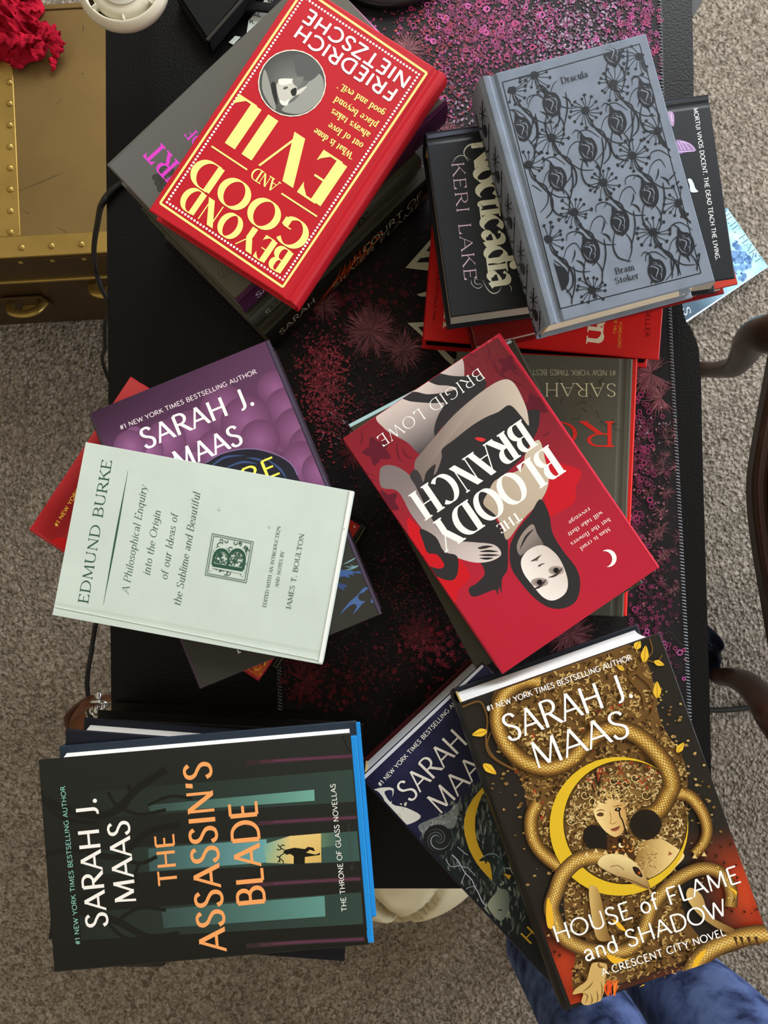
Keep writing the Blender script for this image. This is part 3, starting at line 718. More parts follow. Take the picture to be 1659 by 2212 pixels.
# ------------------------------------------------------------------ white vented lamp head reaching in over the desk corner
m_white = mat('white_plastic', (206, 200, 180), rough=.5, spec=.3, var=.02)
m_dkslot = mat('dark_slot', (52, 44, 24), rough=.8, spec=.1)
hz = DESK + .10; hp = ray(259, -45, hz)
lamp = empty('desk_lamp', (hp.x, hp.y, DESK)); tag(lamp, 'white round vented lamp head overhanging the desk corner beside the trunk', 'lamp')
bm = bmesh.new(); bm_lathe(bm, [(.0001, .096), (.024, .0955), (.0300, .094), (.0302, .088), (.0342, .088), (.0346, .0965), (.0356, .0975), (.0368, .0966), (.0408, .0945), (.0415, .0915), (.0405, .087), (.030, .080), (.0001, .079)], 64); link_bm('lamp_head', bm, m_white, lamp, True)
bm = bmesh.new(); bm_lathe(bm, [(.0301, .0885), (.0343, .0885)], 64); link_bm('vent_slot', bm, m_dkslot, lamp)
bm = bmesh.new(); bm_lathe(bm, [(.0001, .1015), (.012, .1012), (.0185, .0995), (.0200, .0962)], 48); link_bm('centre_cap', bm, mat('white_cap', (240, 240, 236), rough=.4), lamp, True)
for k in range(7):
    a = math.radians(-86 + k * 51.43)
    bm = bmesh.new(); bm_box(bm, (.0322, 0, .0935), (.0046, .0012, .009)); bmesh.ops.rotate(bm, cent=(0, 0, 0), matrix=Matrix.Rotation(a, 3, 'Z'), verts=bm.verts); link_bm('vent_rib', bm, m_white, lamp)
bm = bmesh.new(); bm_tube(bm, smooth_path([(0, .030, .086), (0, .06, .090), (0, .10, .085), (0, .14, .07), (0, .15, .03), (0, .15, .008)], 6), .007, 14); link_bm('neck', bm, m_white, lamp, True)
bm = bmesh.new(); bm_lathe(bm, [(.0001, .012), (.03, .011), (.04, .006), (.041, 0), (.0001, 0)], 40, (0, .15, .0005)); link_bm('base', bm, m_white, lamp, True)

# ------------------------------------------------------------------ black zip case and torn notes at the top
m_case = mat('black_case_fabric', (9, 9, 9), rough=.75, spec=.2, bump=.3, bscale=800, var=.2)
m_caseedge = mat('grey_case_piping', (52, 49, 43), rough=.7, spec=.2)
cz = DESK + .022
case_top = [(447, 90), (524, -2), (620, -112), (470, -160), (372, -24)]
cs_ = empty('zip_case', tuple(W2((470, 0), DESK)) + (DESK + .0005,)); tag(cs_, 'flat black zip case on the desk above the grey book with pink letters', 'case')
bm = bmesh.new(); bm_prism(bm, [W2(p, cz) for p in case_top][::1], DESK + .0005, cz)
bmesh.ops.recalc_face_normals(bm, faces=bm.faces); bmesh.ops.bevel(bm, geom=[e for e in bm.edges], offset=.003, segments=2, affect='EDGES')
o = link_bm('case_body', bm, m_case); to_child(o, cs_)
bm = bmesh.new(); a, b = ray(447, 87, cz), ray(524, -2, cz); bm_tube(bm, [a, a.lerp(b, .5), b, ray(600, -90, cz)], .0016, 8); o = link_bm('piping', bm, m_caseedge); to_child(o, cs_)
m_note = mat('white_note_paper', (206, 216, 208), rough=.8, spec=.1); m_ink = mat('pen_ink', (40, 44, 60), rough=.6)
def note(poly, strokes, label):
    z0 = DESK + .0012; c = W2(poly[0], z0); e = empty('paper_note', (c[0], c[1], z0)); tag(e, label, 'note', 'torn notes under the case')
    bm = bmesh.new(); bm_prism(bm, [W2(p, z0) for p in poly], z0, z0 + .0004); bmesh.ops.recalc_face_normals(bm, faces=bm.faces); o = link_bm('sheet', bm, m_note); to_child(o, e)
    if strokes:
        pr = Print(lambda x, y: W2((x, y), z0), FPX / (CAM_Z - z0)); pr.k = 0
        for s in strokes: pr.line(s, 1.6, (60, 64, 80))
        o = link_mesh('handwriting', [(v[0], v[1], v[2] + z0 + .0004) for v in pr.v], pr.f, print_mat('pen', .6), cols=pr.c); to_child(o, e)
note([(533, 71), (537, 45), (556, 24), (592, 24), (640, 24), (600, 60)], [[(544, 35), (548, 30), (550, 35), (554, 30)], [(560, 26), (556, 38)], [(552, 33), (564, 38)], [(537, 42), (541, 44), (540, 50), (545, 45), (546, 51), (549, 52)]], 'white note with pen scrawl peeking out beside the red book')
note([(566, 9), (580, -14), (650, -14), (640, 9)], [[(578, 2), (582, -3), (580, 5)], [(586, -2), (588, 5), (592, 0), (591, 6)]], 'white note at the very top edge, half hidden by black straps')
note([(494, 92), (508, 78), (520, 80), (504, 97)], [], 'smallest white paper corner showing under the black zip case')
bm = bmesh.new(); P = [(520, 12), (560, 15), (605, 20), (640, 24)]
bm_tube(bm, [tuple(ray(x, y, DESK + .008)) for x, y in P], (.0055, .002), 8); 
for v in bm.verts: v.co.z = max(v.co.z, DESK + .0035)
o = link_bm('strap', bm, m_case); tag(o, 'black strap lying across the white notes', 'strap')

# ------------------------------------------------------------------ round black base at the top edge
bp_ = ray(838, -154, DESK + .012)
rb = empty('speaker', (bp_.x, bp_.y, DESK + .0036)); tag(rb, 'round black speaker on the pink flowered mat at the top edge', 'speaker')
bm = bmesh.new(); bm_lathe(bm, [(.0001, 0), (.076, 0), (.079, .002), (.0795, .006), (.078, .010), (.074, .0115), (.0001, .0115)], 72); link_bm('body', bm, mat('black_gloss_plastic', (13, 13, 14), rough=.35, spec=.5), rb, True)
bm = bmesh.new(); bm_lathe(bm, [(.0001, .0122), (.066, .0122), (.0685, .0116)], 64)
m_gr = mat('black_speaker_mesh', (20, 20, 21), rough=.6, spec=.4)
nt = m_gr.node_tree; vv = N(nt, 'ShaderNodeTexVoronoi'); vv.inputs['Scale'].default_value = 260; vv.inputs['Randomness'].default_value = 0
tcx = N(nt, 'ShaderNodeTexCoord'); nt.links.new(tcx.outputs['Object'], vv.inputs['Vector']); bpx = N(nt, 'ShaderNodeBump'); bpx.inputs['Strength'].default_value = 1; bpx.inputs['Distance'].default_value = .002
nt.links.new(vv.outputs['Distance'], bpx.inputs['Height']); nt.links.new(bpx.outputs[0], nt.nodes['Principled BSDF'].inputs['Normal'])
link_bm('grille', bm, m_gr, rb, True)

# ------------------------------------------------------------------ cables
m_cable = mat('black_rubber_cable', (10, 10, 11), rough=.4, spec=.4)
def P3(pts): return [tuple(ray(x, y, z)) for x, y, z in pts]
bm = bmesh.new(); bm_tube(bm, smooth_path(P3([(300, 372, DESK + .004), (262, 396, DESK + .004), (246, 408, DESK + .005), (231, 424, DESK + .005), (222, 438, DESK + .004), (216, 452, DESK - .012), (211, 480, DESK - .05), (205, 515, DESK - .10), (203, 545, DESK - .15), (206, 580, DESK - .2), (218, 620, DESK - .22), (236, 655, DESK - .24), (240, 672, DESK - .26), (229, 688, DESK - .3), (226, 720, DESK - .34), (227, 752, DESK - .38), (221, 776, DESK - .42), (232, 812, DESK - .46), (250, 850, DESK - .48)]), 6), .0032, 10)
tag(link_bm('power_cable', bm, m_cable, None, True), 'black cable hanging over the desk edge in front of the brass trunk', 'cable')
bm = bmesh.new(); bm_tube(bm, smooth_path(P3([(260, 1290, .40), (212, 1340, .40), (203, 1370, .38), (197, 1410, .37), (190, 1450, .36), (188, 1480, .35), (191, 1510, .34), (194, 1545, .33), (215, 1600, .30)]), 6), .0036, 10)
tag(link_bm('power_cable', bm, m_cable, None, True), 'black cable hanging down beside the tan leather strap', 'cable')
bm = bmesh.new(); bm_tube(bm, smooth_path(P3([(1480, 1530, .012), (1540, 1534, .012), (1580, 1533, .012), (1620, 1528, .012), (1665, 1516, .012), (1720, 1500, .012)]), 6), .0055, 10)
tag(link_bm('power_cable', bm, m_cable, None, True), 'thick black cable on the carpet under the wooden chair', 'cable')

# ------------------------------------------------------------------ handbag under the left desk edge
m_tan = mat('tan_leather', (92, 52, 26), rough=.5, spec=.35, var=.25, vscale=30, bump=.2, bscale=300)
m_blackleather = mat('black_leather', (18, 18, 21), rough=.45, spec=.4, var=.2, bump=.2, bscale=300)
m_chrome = mat('chrome', (205, 205, 205), rough=.12, metal=1.0)
bag = empty('handbag', (-.28, -.31, 0)); tag(bag, 'black handbag with tan leather strap beside the desk left edge', 'handbag')
bm = bmesh.new(); bm_box(bm, (0, 0, .19), (.2, .11, .38), .03, 4)
for v in bm.verts:
    if v.co.z > .3: v.co.y *= .7
    v.co += mnoise.turbulence_vector(v.co * 9, 2, False) * .008
    v.co.z = max(v.co.z, .001)
link_bm('bag_body', bm, m_blackleather, bag, True)
bl = bag.location
def PB(pts): return [tuple(ray(x, y, z) - bl) for x, y, z in pts]
bm = bmesh.new(); bm_tube(bm, smooth_path(PB([(255, 1506, .40), (230, 1507, .43), (216, 1512, .45), (200, 1517, .46), (186, 1523, .465), (172, 1533, .455), (166, 1546, .44), (170, 1565, .41), (185, 1585, .38), (230, 1610, .35)]), 6), (.004, .016), 10); link_bm('shoulder_strap', bm, m_tan, bag, True)
bm = bmesh.new(); bm_tube(bm, smooth_path(PB([(196, 1508, .40), (180, 1516, .40), (170, 1525, .39), (160, 1538, .38), (163, 1560, .37), (168, 1580, .36), (230, 1600, .35)]), 6), (.004, .018), 10); link_bm('leather_panel', bm, mat('dark_tan_leather', (72, 38, 18), rough=.55, bump=.2), bag, True)
def ringo(px, z, r, tilt):
    c = ray(px[0], px[1], z) - bl; bm = bmesh.new()
    bm_tube(bm, [tuple(c + Vector((r * math.cos(k * PI / 10), r * math.sin(k * PI / 10) * math.cos(tilt), r * math.sin(k * PI / 10) * math.sin(tilt)))) for k in range(21)], .0022, 8, False); return link_bm('strap_ring', bm, m_chrome, bag, True)
ringo((216, 1520), .47, .012, 1.1); ringo((210, 1536), .45, .010, .6)
for p in ((207, 1533, .46), (221, 1532, .46), (213, 1508, .475)):
    c = ray(*p) - bl; bm = bmesh.new(); bm_tube(bm, [c + Vector((0, -.008, -.006)), c, c + Vector((.002, .009, .004))], [.0035, .0045, .003], 8); link_bm('hook_clasp', bm, m_chrome, bag, True)

# ------------------------------------------------------------------ antique wooden chair on the right
m_wood = mat('dark_polished_walnut', (44, 22, 11), rough=.32, spec=.35, var=.35, vscale=14, stretch=(1, 1, .25), bump=.06, bscale=120)
chair = empty('chair', (.80, .01, 0)); tag(chair, 'dark wooden chair with curved cabriole legs at the right of the desk', 'chair')
cl = chair.location
def leg(pts, rads, name='leg'):
    P = smooth_path([tuple(ray(x, y, z) - cl) for x, y, z in pts], 8); n = len(P); rs = []
    for k in range(n):
        t = k / (n - 1) * (len(rads) - 1); i = min(int(t), len(rads) - 2); rs.append(rads[i] + (rads[i + 1] - rads[i]) * (t - i))
    bm = bmesh.new(); bm_tube(bm, P, [(r, r * .95) for r in rs], 14); return link_bm(name, bm, m_wood, chair, True)
leg([(1690, 715, .43), (1664, 720, .41), (1640, 724, .38), (1620, 740, .34), (1606, 766, .29), (1588, 790, .23), (1560, 797, .17), (1530, 799, .11), (1490, 795, .06), (1455, 792, .017)], [.03, .030, .029, .027, .023, .019, .016, .0145, .015, .017])
leg([(1700, 1600, .43), (1664, 1548, .41), (1645, 1512, .37), (1620, 1482, .32), (1600, 1470, .28), (1578, 1463, .22), (1556, 1462, .16), (1552, 1461, .11), (1548, 1459, .06), (1544, 1456, .017)], [.022, .022, .022, .021, .020, .0175, .016, .015, .015, .017])
for sy in (1, -1):
    bm = bmesh.new(); bm_tube(bm, smooth_path([(.22, sy * .22, .42), (.235, sy * .225, .25), (.26, sy * .23, .1), (.29, sy * .235, .015)], 6), [.022, .021, .02, .019, .018, .018, .017, .017, .016, .016, .016, .016, .016, .016, .016, .016, .016, .016, .018], 12); link_bm('leg', bm, m_wood, chair, True)
sp_ = [(-.222, .305), (-.243, .2), (-.262, .10), (-.268, .045), (-.262, -.03), (-.245, -.14), (-.222, -.285), (.24, -.25), (.25, 0), (.24, .25)]
so = smooth_path(sp_[:7], 5) + sp_[7:]
bm = bmesh.new(); bm_prism(bm, so[::-1], .40, .455); bmesh.ops.recalc_face_normals(bm, faces=bm.faces)
bmesh.ops.bevel(bm, geom=[e for e in bm.edges if abs(e.verts[0].co.z - e.verts[1].co.z) < 1e-5], offset=.012, segments=4, affect='EDGES'); link_bm('seat', bm, m_wood, chair, True)
for sy in (1, -1):
    bm = bmesh.new(); bm_tube(bm, smooth_path([(.23, sy * .2, .44), (.26, sy * .2, .7), (.31, sy * .19, .95)], 6), .02, 12); link_bm('back_post', bm, m_wood, chair, True)
bm = bmesh.new(); bm_tube(bm, smooth_path([(.31, -.2, .93), (.33, 0, .97), (.31, .2, .93)], 6), (.018, .035), 12); link_bm('top_rail', bm, m_wood, chair, True)

# dark navy cloth bag at the chair foot
m_navy = mat('navy_bag_cloth', (17, 18, 30), rough=.9, spec=.1, var=.3, bump=.3, bscale=400)
nb = [W2(p, .02) for p in ((1440, 1300), (1510, 1335), (1530, 1362), (1541, 1366), (1544, 1388), (1538, 1402), (1546, 1412), (1522, 1428), (1508, 1455), (1506, 1486), (1500, 1498), (1440, 1500))]
def inwards(pts, f=1.0): return pts
tag(crumple('tote_bag', nb, .002, .13, m_navy, 14, freq=14, rings=12, power=5, keep=80), 'dark navy cloth bag slumped on the carpet by the lower chair leg', 'bag')

# ------------------------------------------------------------------ cream floor cushion under the front desk edge
m_cream = mat('cream_cotton', (196, 184, 152), rough=.95, spec=.05, var=.05, vscale=30, bump=.25, bscale=900)
cc = (.022, -.470); rad = .205
bm = bmesh.new(); nr, ns = 30, 120; rings = []
for i in range(nr + 1):
    t = i / nr; row = []
    for k in range(ns):
        a = 2 * PI * k / ns; r = rad * t
        x, y = cc[0] + r * math.cos(a), cc[1] + r * math.sin(a)
        f = .0075 * math.sin(34 * t + 1.6 * math.sin(a * 2 + 1)) * max(0, t - .35) + .010 * mnoise.noise(Vector((x * 7, y * 7, 4))) * t
        f -= .035 * math.exp(-((a - 4.72 - (t - .8) * 1.6) / .07) ** 2) * math.exp(-((t - .72) / .13) ** 2) + .03 * math.exp(-((a - 4.80 + (t - .8) * 2.2) / .06) ** 2) * math.exp(-((t - .74) / .12) ** 2)
        z = .34 * math.sqrt(max(0, 1 - (t * .93) ** 6)) + f - .02
        if i == nr: z = .20
        row.append(bm.verts.new((x, y, z)))
    rings.append(row)
low = [bm.verts.new((cc[0] + (v.co.x - cc[0]) * 1.0, cc[1] + (v.co.y - cc[1]) * 1.0, .03)) for v in rings[-1]]
flo = [bm.verts.new((cc[0] + (v.co.x - cc[0]) * .93, cc[1] + (v.co.y - cc[1]) * .93, .001)) for v in rings[-1]]
rings += [low, flo]
for a, b in zip(rings, rings[1:]):
    for k in range(ns):
        try: bm.faces.new((a[k], a[(k + 1) % ns], b[(k + 1) % ns], b[k]))
        except ValueError: pass
bm.faces.new(flo[::-1]); bmesh.ops.remove_doubles(bm, verts=rings[0], dist=1e-5)
tag(link_bm('pouf', bm, m_cream, None, True), 'soft cream fabric pouf tucked under the front desk edge', 'pouf')

# ------------------------------------------------------------------ the person's legs
m_jeans = bpy.data.materials.new('indigo_tie_dye'); m_jeans.use_nodes = True
def _dye():
    nt = m_jeans.node_tree; b = nt.nodes['Principled BSDF']; b.inputs['Roughness'].default_value = .9; b.inputs['Specular IOR Level'].default_value = .1
    tc = N(nt, 'ShaderNodeTexCoord'); n1 = N(nt, 'ShaderNodeTexNoise'); n1.inputs['Scale'].default_value = 21; n1.inputs['Detail'].default_value = 8; n1.inputs['Roughness'].default_value = .6; n1.inputs['Distortion'].default_value = .25
    nt.links.new(tc.outputs['Object'], n1.inputs['Vector'])
    r = N(nt, 'ShaderNodeValToRGB'); e = r.color_ramp.elements; e[0].position = .36; e[0].color = lin((34, 42, 70)) + (1,); e[1].position = .6; e[1].color = lin((84, 100, 142)) + (1,)
    x = e.new(.48); x.color = lin((66, 80, 120)) + (1,)
    nt.links.new(n1.outputs['Fac'], r.inputs[0]); nt.links.new(r.outputs[0], b.inputs['Base Color'])
    n2 = N(nt, 'ShaderNodeTexNoise'); n2.inputs['Scale'].default_value = 600; nt.links.new(tc.outputs['Object'], n2.inputs['Vector'])
    bp = N(nt, 'ShaderNodeBump'); bp.inputs['Strength'].default_value = .2; bp.inputs['Distance'].default_value = .001; nt.links.new(n2.outputs['Fac'], bp.inputs['Height']); nt.links.new(bp.outputs[0], b.inputs['Normal'])
_dye()
m_skin = mat('skin', (196, 150, 126), rough=.6, spec=.3, var=.04)
def skinned(name, pts, edges, radii, m, parent, levels=2):
    me = bpy.data.meshes.new(name); me.from_pydata(pts, edges, []); o = bpy.data.objects.new(name, me); COL.objects.link(o); o.parent = parent
    sk = o.modifiers.new('skin', 'SKIN'); sk.use_smooth_shade = True
    if not me.skin_vertices: me.skin_vertices.new()
    for k, r in enumerate(radii):
        s = me.skin_vertices[0].data[k]; s.radius = r if isinstance(r, tuple) else (r, r); s.use_root = (k == 0)
    ss = o.modifiers.new('sub', 'SUBSURF'); ss.levels = levels; ss.render_levels = levels
    me.materials.append(m); return o
person = empty('person', (.36, -.78, 0)); tag(person, 'person standing at the desk front in blue tie dye trousers', 'person')
pl = person.location
def rel(p): return (p[0] - pl.x, p[1] - pl.y, p[2] - pl.z)
J = [(.36, -.86, .98), (.28, -.83, .90), (.29, -.735, .70), (.294, -.69, .50), (.284, -.72, .28), (.277, -.755, .09), (.277, -.66, .045), (.277, -.57, .03),
     (.46, -.83, .90), (.485, -.745, .70), (.47, -.70, .52), (.47, -.74, .28), (.475, -.765, .09), (.48, -.67, .045), (.485, -.58, .03), (.36, -.88, 1.16)]
ED = [(0, 1), (1, 2), (2, 3), (3, 4), (4, 5), (5, 6), (6, 7), (0, 8), (8, 9), (9, 10), (10, 11), (11, 12), (12, 13), (13, 14), (0, 15)]
skinned('body', [rel(p) for p in J], ED, [(.11, .09), .07, .062, .05, .045, .036, .032, .022, .07, .062, .05, .045, .036, .032, .022, (.12, .09)], m_skin, person)
J2 = [(.36, -.86, 1.0), (.275, -.82, .90), (.288, -.74, .70), (.294, -.69, .50), (.284, -.72, .28), (.277, -.75, .11), (.47, -.82, .90), (.49, -.745, .70), (.475, -.70, .52), (.47, -.74, .28), (.475, -.76, .11), (.36, -.87, 1.06)]
ED2 = [(0, 1), (1, 2), (2, 3), (3, 4), (4, 5), (0, 6), (6, 7), (7, 8), (8, 9), (9, 10), (0, 11)]
skinned('trousers', [rel(p) for p in J2], ED2, [(.15, .12), .095, .084, .074, .07, .068, .10, .096, .092, .08, .074, (.15, .12)], m_jeans, person)
B = {}
# ---- stack A, top left
B['A4'] = Book('black spined book with pale capitals lettered, lowest of the upper left pile', (575, 722), (322, 474), (684, 126), (932, 378), .0035, .046, 'books in the upper left pile', cover=(62, 61, 52), spine_rgb=(26, 26, 23), pages=(215, 208, 190))
B['A3'] = Book('grey green book with orange figure on its spine under the purple spine', (536, 686), (301, 450), (674, 102), (909, 338), .050, .024, 'books in the upper left pile', cover=(74, 73, 61), spine_rgb=(70, 72, 64), pages=(230, 226, 214))
B['A2'] = Book('grey book with pink letters and purple spine under the red portrait book', (511, 654), (238, 358), (682, -81), (955, 215), .0745, .038, 'books in the upper left pile', cover=(88, 87, 80), spine_rgb=(70, 30, 62), pages=(214, 120, 180))
B['A1'] = Book('red hardback with yellow title and round grey portrait, top of its pile', (634, 656), (325, 455), (646, -45), (957, 160), .113, .022, 'books in the upper left pile', cover=(184, 30, 42), pages=(228, 220, 200), groove=.0016, rough=.4)
# ---- stack B, upper right
B['B4'] = Book('bright red book with torn white lettering and black page edges, lowest in its pile', (1452, 433), (1422, 773), (912, 738), (945, 396), .0035, .036, 'books in the upper right pile', cover=(205, 32, 30), pages=(12, 11, 11))
B['B3'] = Book('dark red book under the black book with white gothic title', (1500, 232), (1593, 613), (1030, 748), (937, 366), .040, .030, 'books in the upper right pile', cover=(120, 16, 18), pages=(206, 196, 176))
B['B2'] = Book('black book with white gothic title and pale moths under the blue grey book', (1529, 200), (1589, 600), (970, 686), (923, 292), .0705, .042, 'books in the upper right pile', cover=(34, 37, 42), spine_rgb=(34, 37, 45), pages=(186, 178, 160), rough=.38)
B['B1'] = Book('blue grey cloth book stamped with black flowers, top of its pile', (1046, 166), (1397, 70), (1543, 606), (1189, 702), .113, .046, 'books in the upper right pile', cover=(118, 128, 142), pages=(232, 222, 194), cloth=True, groove=.002, bulge=.006)
B['X'] = Book('pale blue book lying on the carpet below the desk edge notch', (1572, 452), (1662, 577), (1480, 697), (1392, 572), -DESK + .001, .022, cover=(120, 176, 204), back_rgb=(10, 10, 10), pages=(200, 200, 196))
# ---- stack C, middle right
B['C4'] = Book('red edged book lowest of the middle right pile', (1352, 1331), (985, 1312), (1010, 756), (1373, 775), .0035, .030, 'books in the middle right pile', cover=(206, 36, 28), pages=(200, 30, 26))
B['C3'] = Book('grey green book with cream author name upside down and red letters', (1343, 1332), (965, 1316), (986, 758), (1364, 776), .034, .032, 'books in the middle right pile', cover=(80, 79, 68), pages=(206, 40, 30))
B['C2'] = Book('plain olive grey book with pale blue foot edge under the reclining woman book', (1385, 1262), (1031, 1448), (752, 917), (1106, 731), .0665, .028, 'books in the middle right pile', cover=(62, 61, 49), pages=(170, 200, 208))
B['C1'] = Book('red book with a pale reclining woman in black, top of its pile', (1427, 1225), (1089, 1453), (733, 945), (1075, 729), .095, .030, 'books in the middle right pile', cover=(176, 34, 54), pages=(222, 214, 200), rough=.38)
# ---- stack D, middle left
B['D4'] = Book('black book with pale edge line, lowest of the middle left pile', (95, 1126), (290, 815), (793, 1138), (598, 1449), .0035, .040, 'books in the middle left pile', cover=(16, 16, 15), pages=(30, 28, 24), rough=.3)
B['D3'] = Book('red book with orange foot corner slanting under the purple book', (68, 1140), (278, 815), (780, 1134), (556, 1470), .044, .034, 'books in the middle left pile', cover=(178, 44, 50), pages=(214, 170, 120))
B['D2'] = Book('purple clouded book with white author name under the mint paperback', (195, 892), (580, 733), (826, 1326), (433, 1487), .0785, .040, 'books in the middle left pile', cover=(64, 52, 66), pages=(70, 62, 76), rough=.38)
B['D1'] = Book('mint green paperback with dark green lettering, top of its pile', (118, 1325), (181, 955), (767, 1061), (693, 1439), .119, .016, 'books in the middle left pile', kind='paper', cover=(201, 214, 206), pages=(232, 234, 230), rough=.5)
# ---- stack E, lower left
B['E4'] = Book('black book lowest of the lower left pile', (180, 1950), (221, 1545), (790, 1556), (762, 1960), .0035, .039, 'books in the lower left pile', cover=(16, 15, 12), square=.0085, pages=(200, 196, 180))
B['E3'] = Book('black book with thin white page line, second from the bottom of the lower left pile', (150, 1990), (188, 1562), (783, 1574), (750, 2006), .0430, .034, 'books in the lower left pile', cover=(15, 15, 12), square=.008, pages=(226, 224, 214))
B['E2'] = Book('dark navy book directly under the black book with orange title', (103, 2031), (145, 1577), (780, 1622), (742, 2072), .0775, .0405, 'books in the lower left pile', cover=(22, 24, 34), square=.006, pages=(236, 236, 232))
B['E1'] = Book('black book with orange title, forest stripes and a stag, top of its pile', (121, 2091), (78, 1640), (764, 1586), (806, 2046), .1185, .040, 'books in the lower left pile', cover=(28, 28, 24), back_rgb=(36, 46, 58), pages=(244, 244, 240), square=.0062, board=(30, 140, 220), jacket_short=.003)
# ---- stack F, lower right
B['F3'] = Book('dark red book lowest under the navy book with yellow crescent', (800, 1668), (1044, 1432), (1420, 1850), (1170, 2090), .0035, .0425, 'books in the lower right pile', cover=(70, 12, 16), pages=(190, 180, 160))
B['F2'] = Book('navy book with yellow crescent and grey statue under the golden snake book', (784, 1677), (1043, 1430), (1480, 1905), (1218, 2160), .0465, .050, 'books in the lower right pile', cover=(24, 26, 44), back_rgb=(60, 10, 14), pages=(212, 216, 220))
B['F1'] = Book('black and gold book with coiled golden snake and crescent, top of its pile', (984, 1522), (1419, 1370), (1672, 2035), (1228, 2172), .097, .056, 'books in the lower right pile', cover=(36, 33, 28), back_rgb=(30, 34, 44), pages=(242, 243, 244), rough=.38)
def crescent(pr, c, r, c2, r2, col, cv=None):
    """moon sickle: disc c, r minus disc c2, r2 (pixel or converted coordinates)"""
    d = math.hypot(c2[0] - c[0], c2[1] - c[1]); base = math.atan2(c2[1] - c[1], c2[0] - c[0])
    a = math.acos(max(-1, min(1, (d * d + r * r - r2 * r2) / (2 * d * r)))); b = math.acos(max(-1, min(1, (d * d + r2 * r2 - r * r) / (2 * d * r2))))
    n = 40; out = [(c[0] + r * math.cos(base + a + (2 * PI - 2 * a) * k / n), c[1] + r * math.sin(base + a + (2 * PI - 2 * a) * k / n)) for k in range(n + 1)]
    st = base + PI - b; inn = [(c2[0] + r2 * math.cos(base + PI + b - 2 * b * k / n), c2[1] + r2 * math.sin(base + PI + b - 2 * b * k / n)) for k in range(n + 1)]
    # quads between the two arcs, both running the same way round
    inn = inn[::-1]; 
    if math.hypot(inn[0][0] - out[0][0], inn[0][1] - out[0][1]) > math.hypot(inn[-1][0] - out[0][0], inn[-1][1] - out[0][1]): inn = inn[::-1]
    if cv: out = cv(*out); inn = cv(*inn)
    z = pr.z(); k0 = len(pr.v)
    for o, i in zip(out, inn):
        for p in (o, i):
            q = pr.L(p); pr.v.append((q[0], q[1], z)); pr.c.append(lin(col))
    for k in range(n): a_ = k0 + 2 * k; pr.f.append((a_, a_ + 1, a_ + 3, a_ + 2))
def leaf(pr, base, tip, wid, col, vein=None):
    (x0, y0), (x1, y1) = base, tip; dx, dy = x1 - x0, y1 - y0; L = math.hypot(dx, dy); nx, ny = -dy / L * wid / 2, dx / L * wid / 2
    pr.blob([base, (x0 + dx * .35 + nx, y0 + dy * .35 + ny), (x0 + dx * .7 + nx * .7, y0 + dy * .7 + ny * .7), tip, (x0 + dx * .7 - nx * .7, y0 + dy * .7 - ny * .7), (x0 + dx * .35 - nx, y0 + dy * .35 - ny)], col, 3)
    if vein: pr.line([base, tip], max(.8, wid * .07), vein, 0)
def squig(pr, x, y, r, a, col, w):
    pr.line([(x + r * math.cos(a), y + r * math.sin(a)), (x + r * .5 * math.cos(a + .9), y + r * .5 * math.sin(a + .9)), (x - r * .35 * math.cos(a + .2), y - r * .35 * math.sin(a + .2)), (x - r * .5 * math.cos(a - .9), y - r * .5 * math.sin(a - .9))], w, col, 3, taper=True)
RA = random.Random(11)
NZ = lambda x, y, s=0: mnoise.noise(Vector((x, y, s)))

# =================================================================== red hardback with portrait
b = B['A1']; p = b.pr; c = CV(230, 0, 2.1545); YEL = (255, 243, 140); WHT = (255, 250, 244)
TLc, TRc, BRc, BLc = [(611, 620), (346, 439), (657, -23), (922, 158)]
for a_, b_ in ((TLc, TRc), (TRc, BRc), (BRc, BLc), (BLc, TLc)): p.strip([a_, b_], 5, YEL)
q = [(611, 604), (361, 437), (656, -6), (905, 161)]
for i in range(4):
    a_, b_ = q[i], q[(i + 1) % 4]; L_ = math.hypot(b_[0] - a_[0], b_[1] - a_[1]); n_ = round(L_ / 7.9)
    for k in range(n_): p.disc((a_[0] + (b_[0] - a_[0]) * k / n_, a_[1] + (b_[1] - a_[1]) * k / n_), 2.7, WHT, n=10)
p.text('BEYOND', (634, 548), (413, 400), 53, 'display', YEL)
p.text('GOOD', (676, 496), (437, 336), 62, 'display', YEL)
p.text('EVIL', (750, 360), (514, 204), 105, 'display', YEL)
p.text('AND', (605, 395), (553, 361), 26, 'serif', YEL)
p.strip([(457, 316), (534, 367)], 3.6, YEL); p.strip([(608, 418), (685, 468)], 3.6, YEL)
for s_, a_, b_ in (('"What is done', (768, 334), (683, 277)), ('out of love', (786, 311), (714, 265)), ('always takes', (801, 288), (720, 235)), ('place beyond', (817, 267), (727, 209)), ('good and evil."', (833, 241), (734, 178))):
    p.text(s_, a_, b_, 15, 'serifb', YEL)
p.text('FRIEDRICH', (862, 196), (649, 54), 30, 'bold', WHT); p.text('NIETZSCHE', (890, 168), (668, 20), 30, 'bold', WHT)
pc = (631, 180)
p.disc(pc, 74.5, (238, 232, 215)); p.disc(pc, 72, (120, 122, 118), (74, 76, 74), 40)
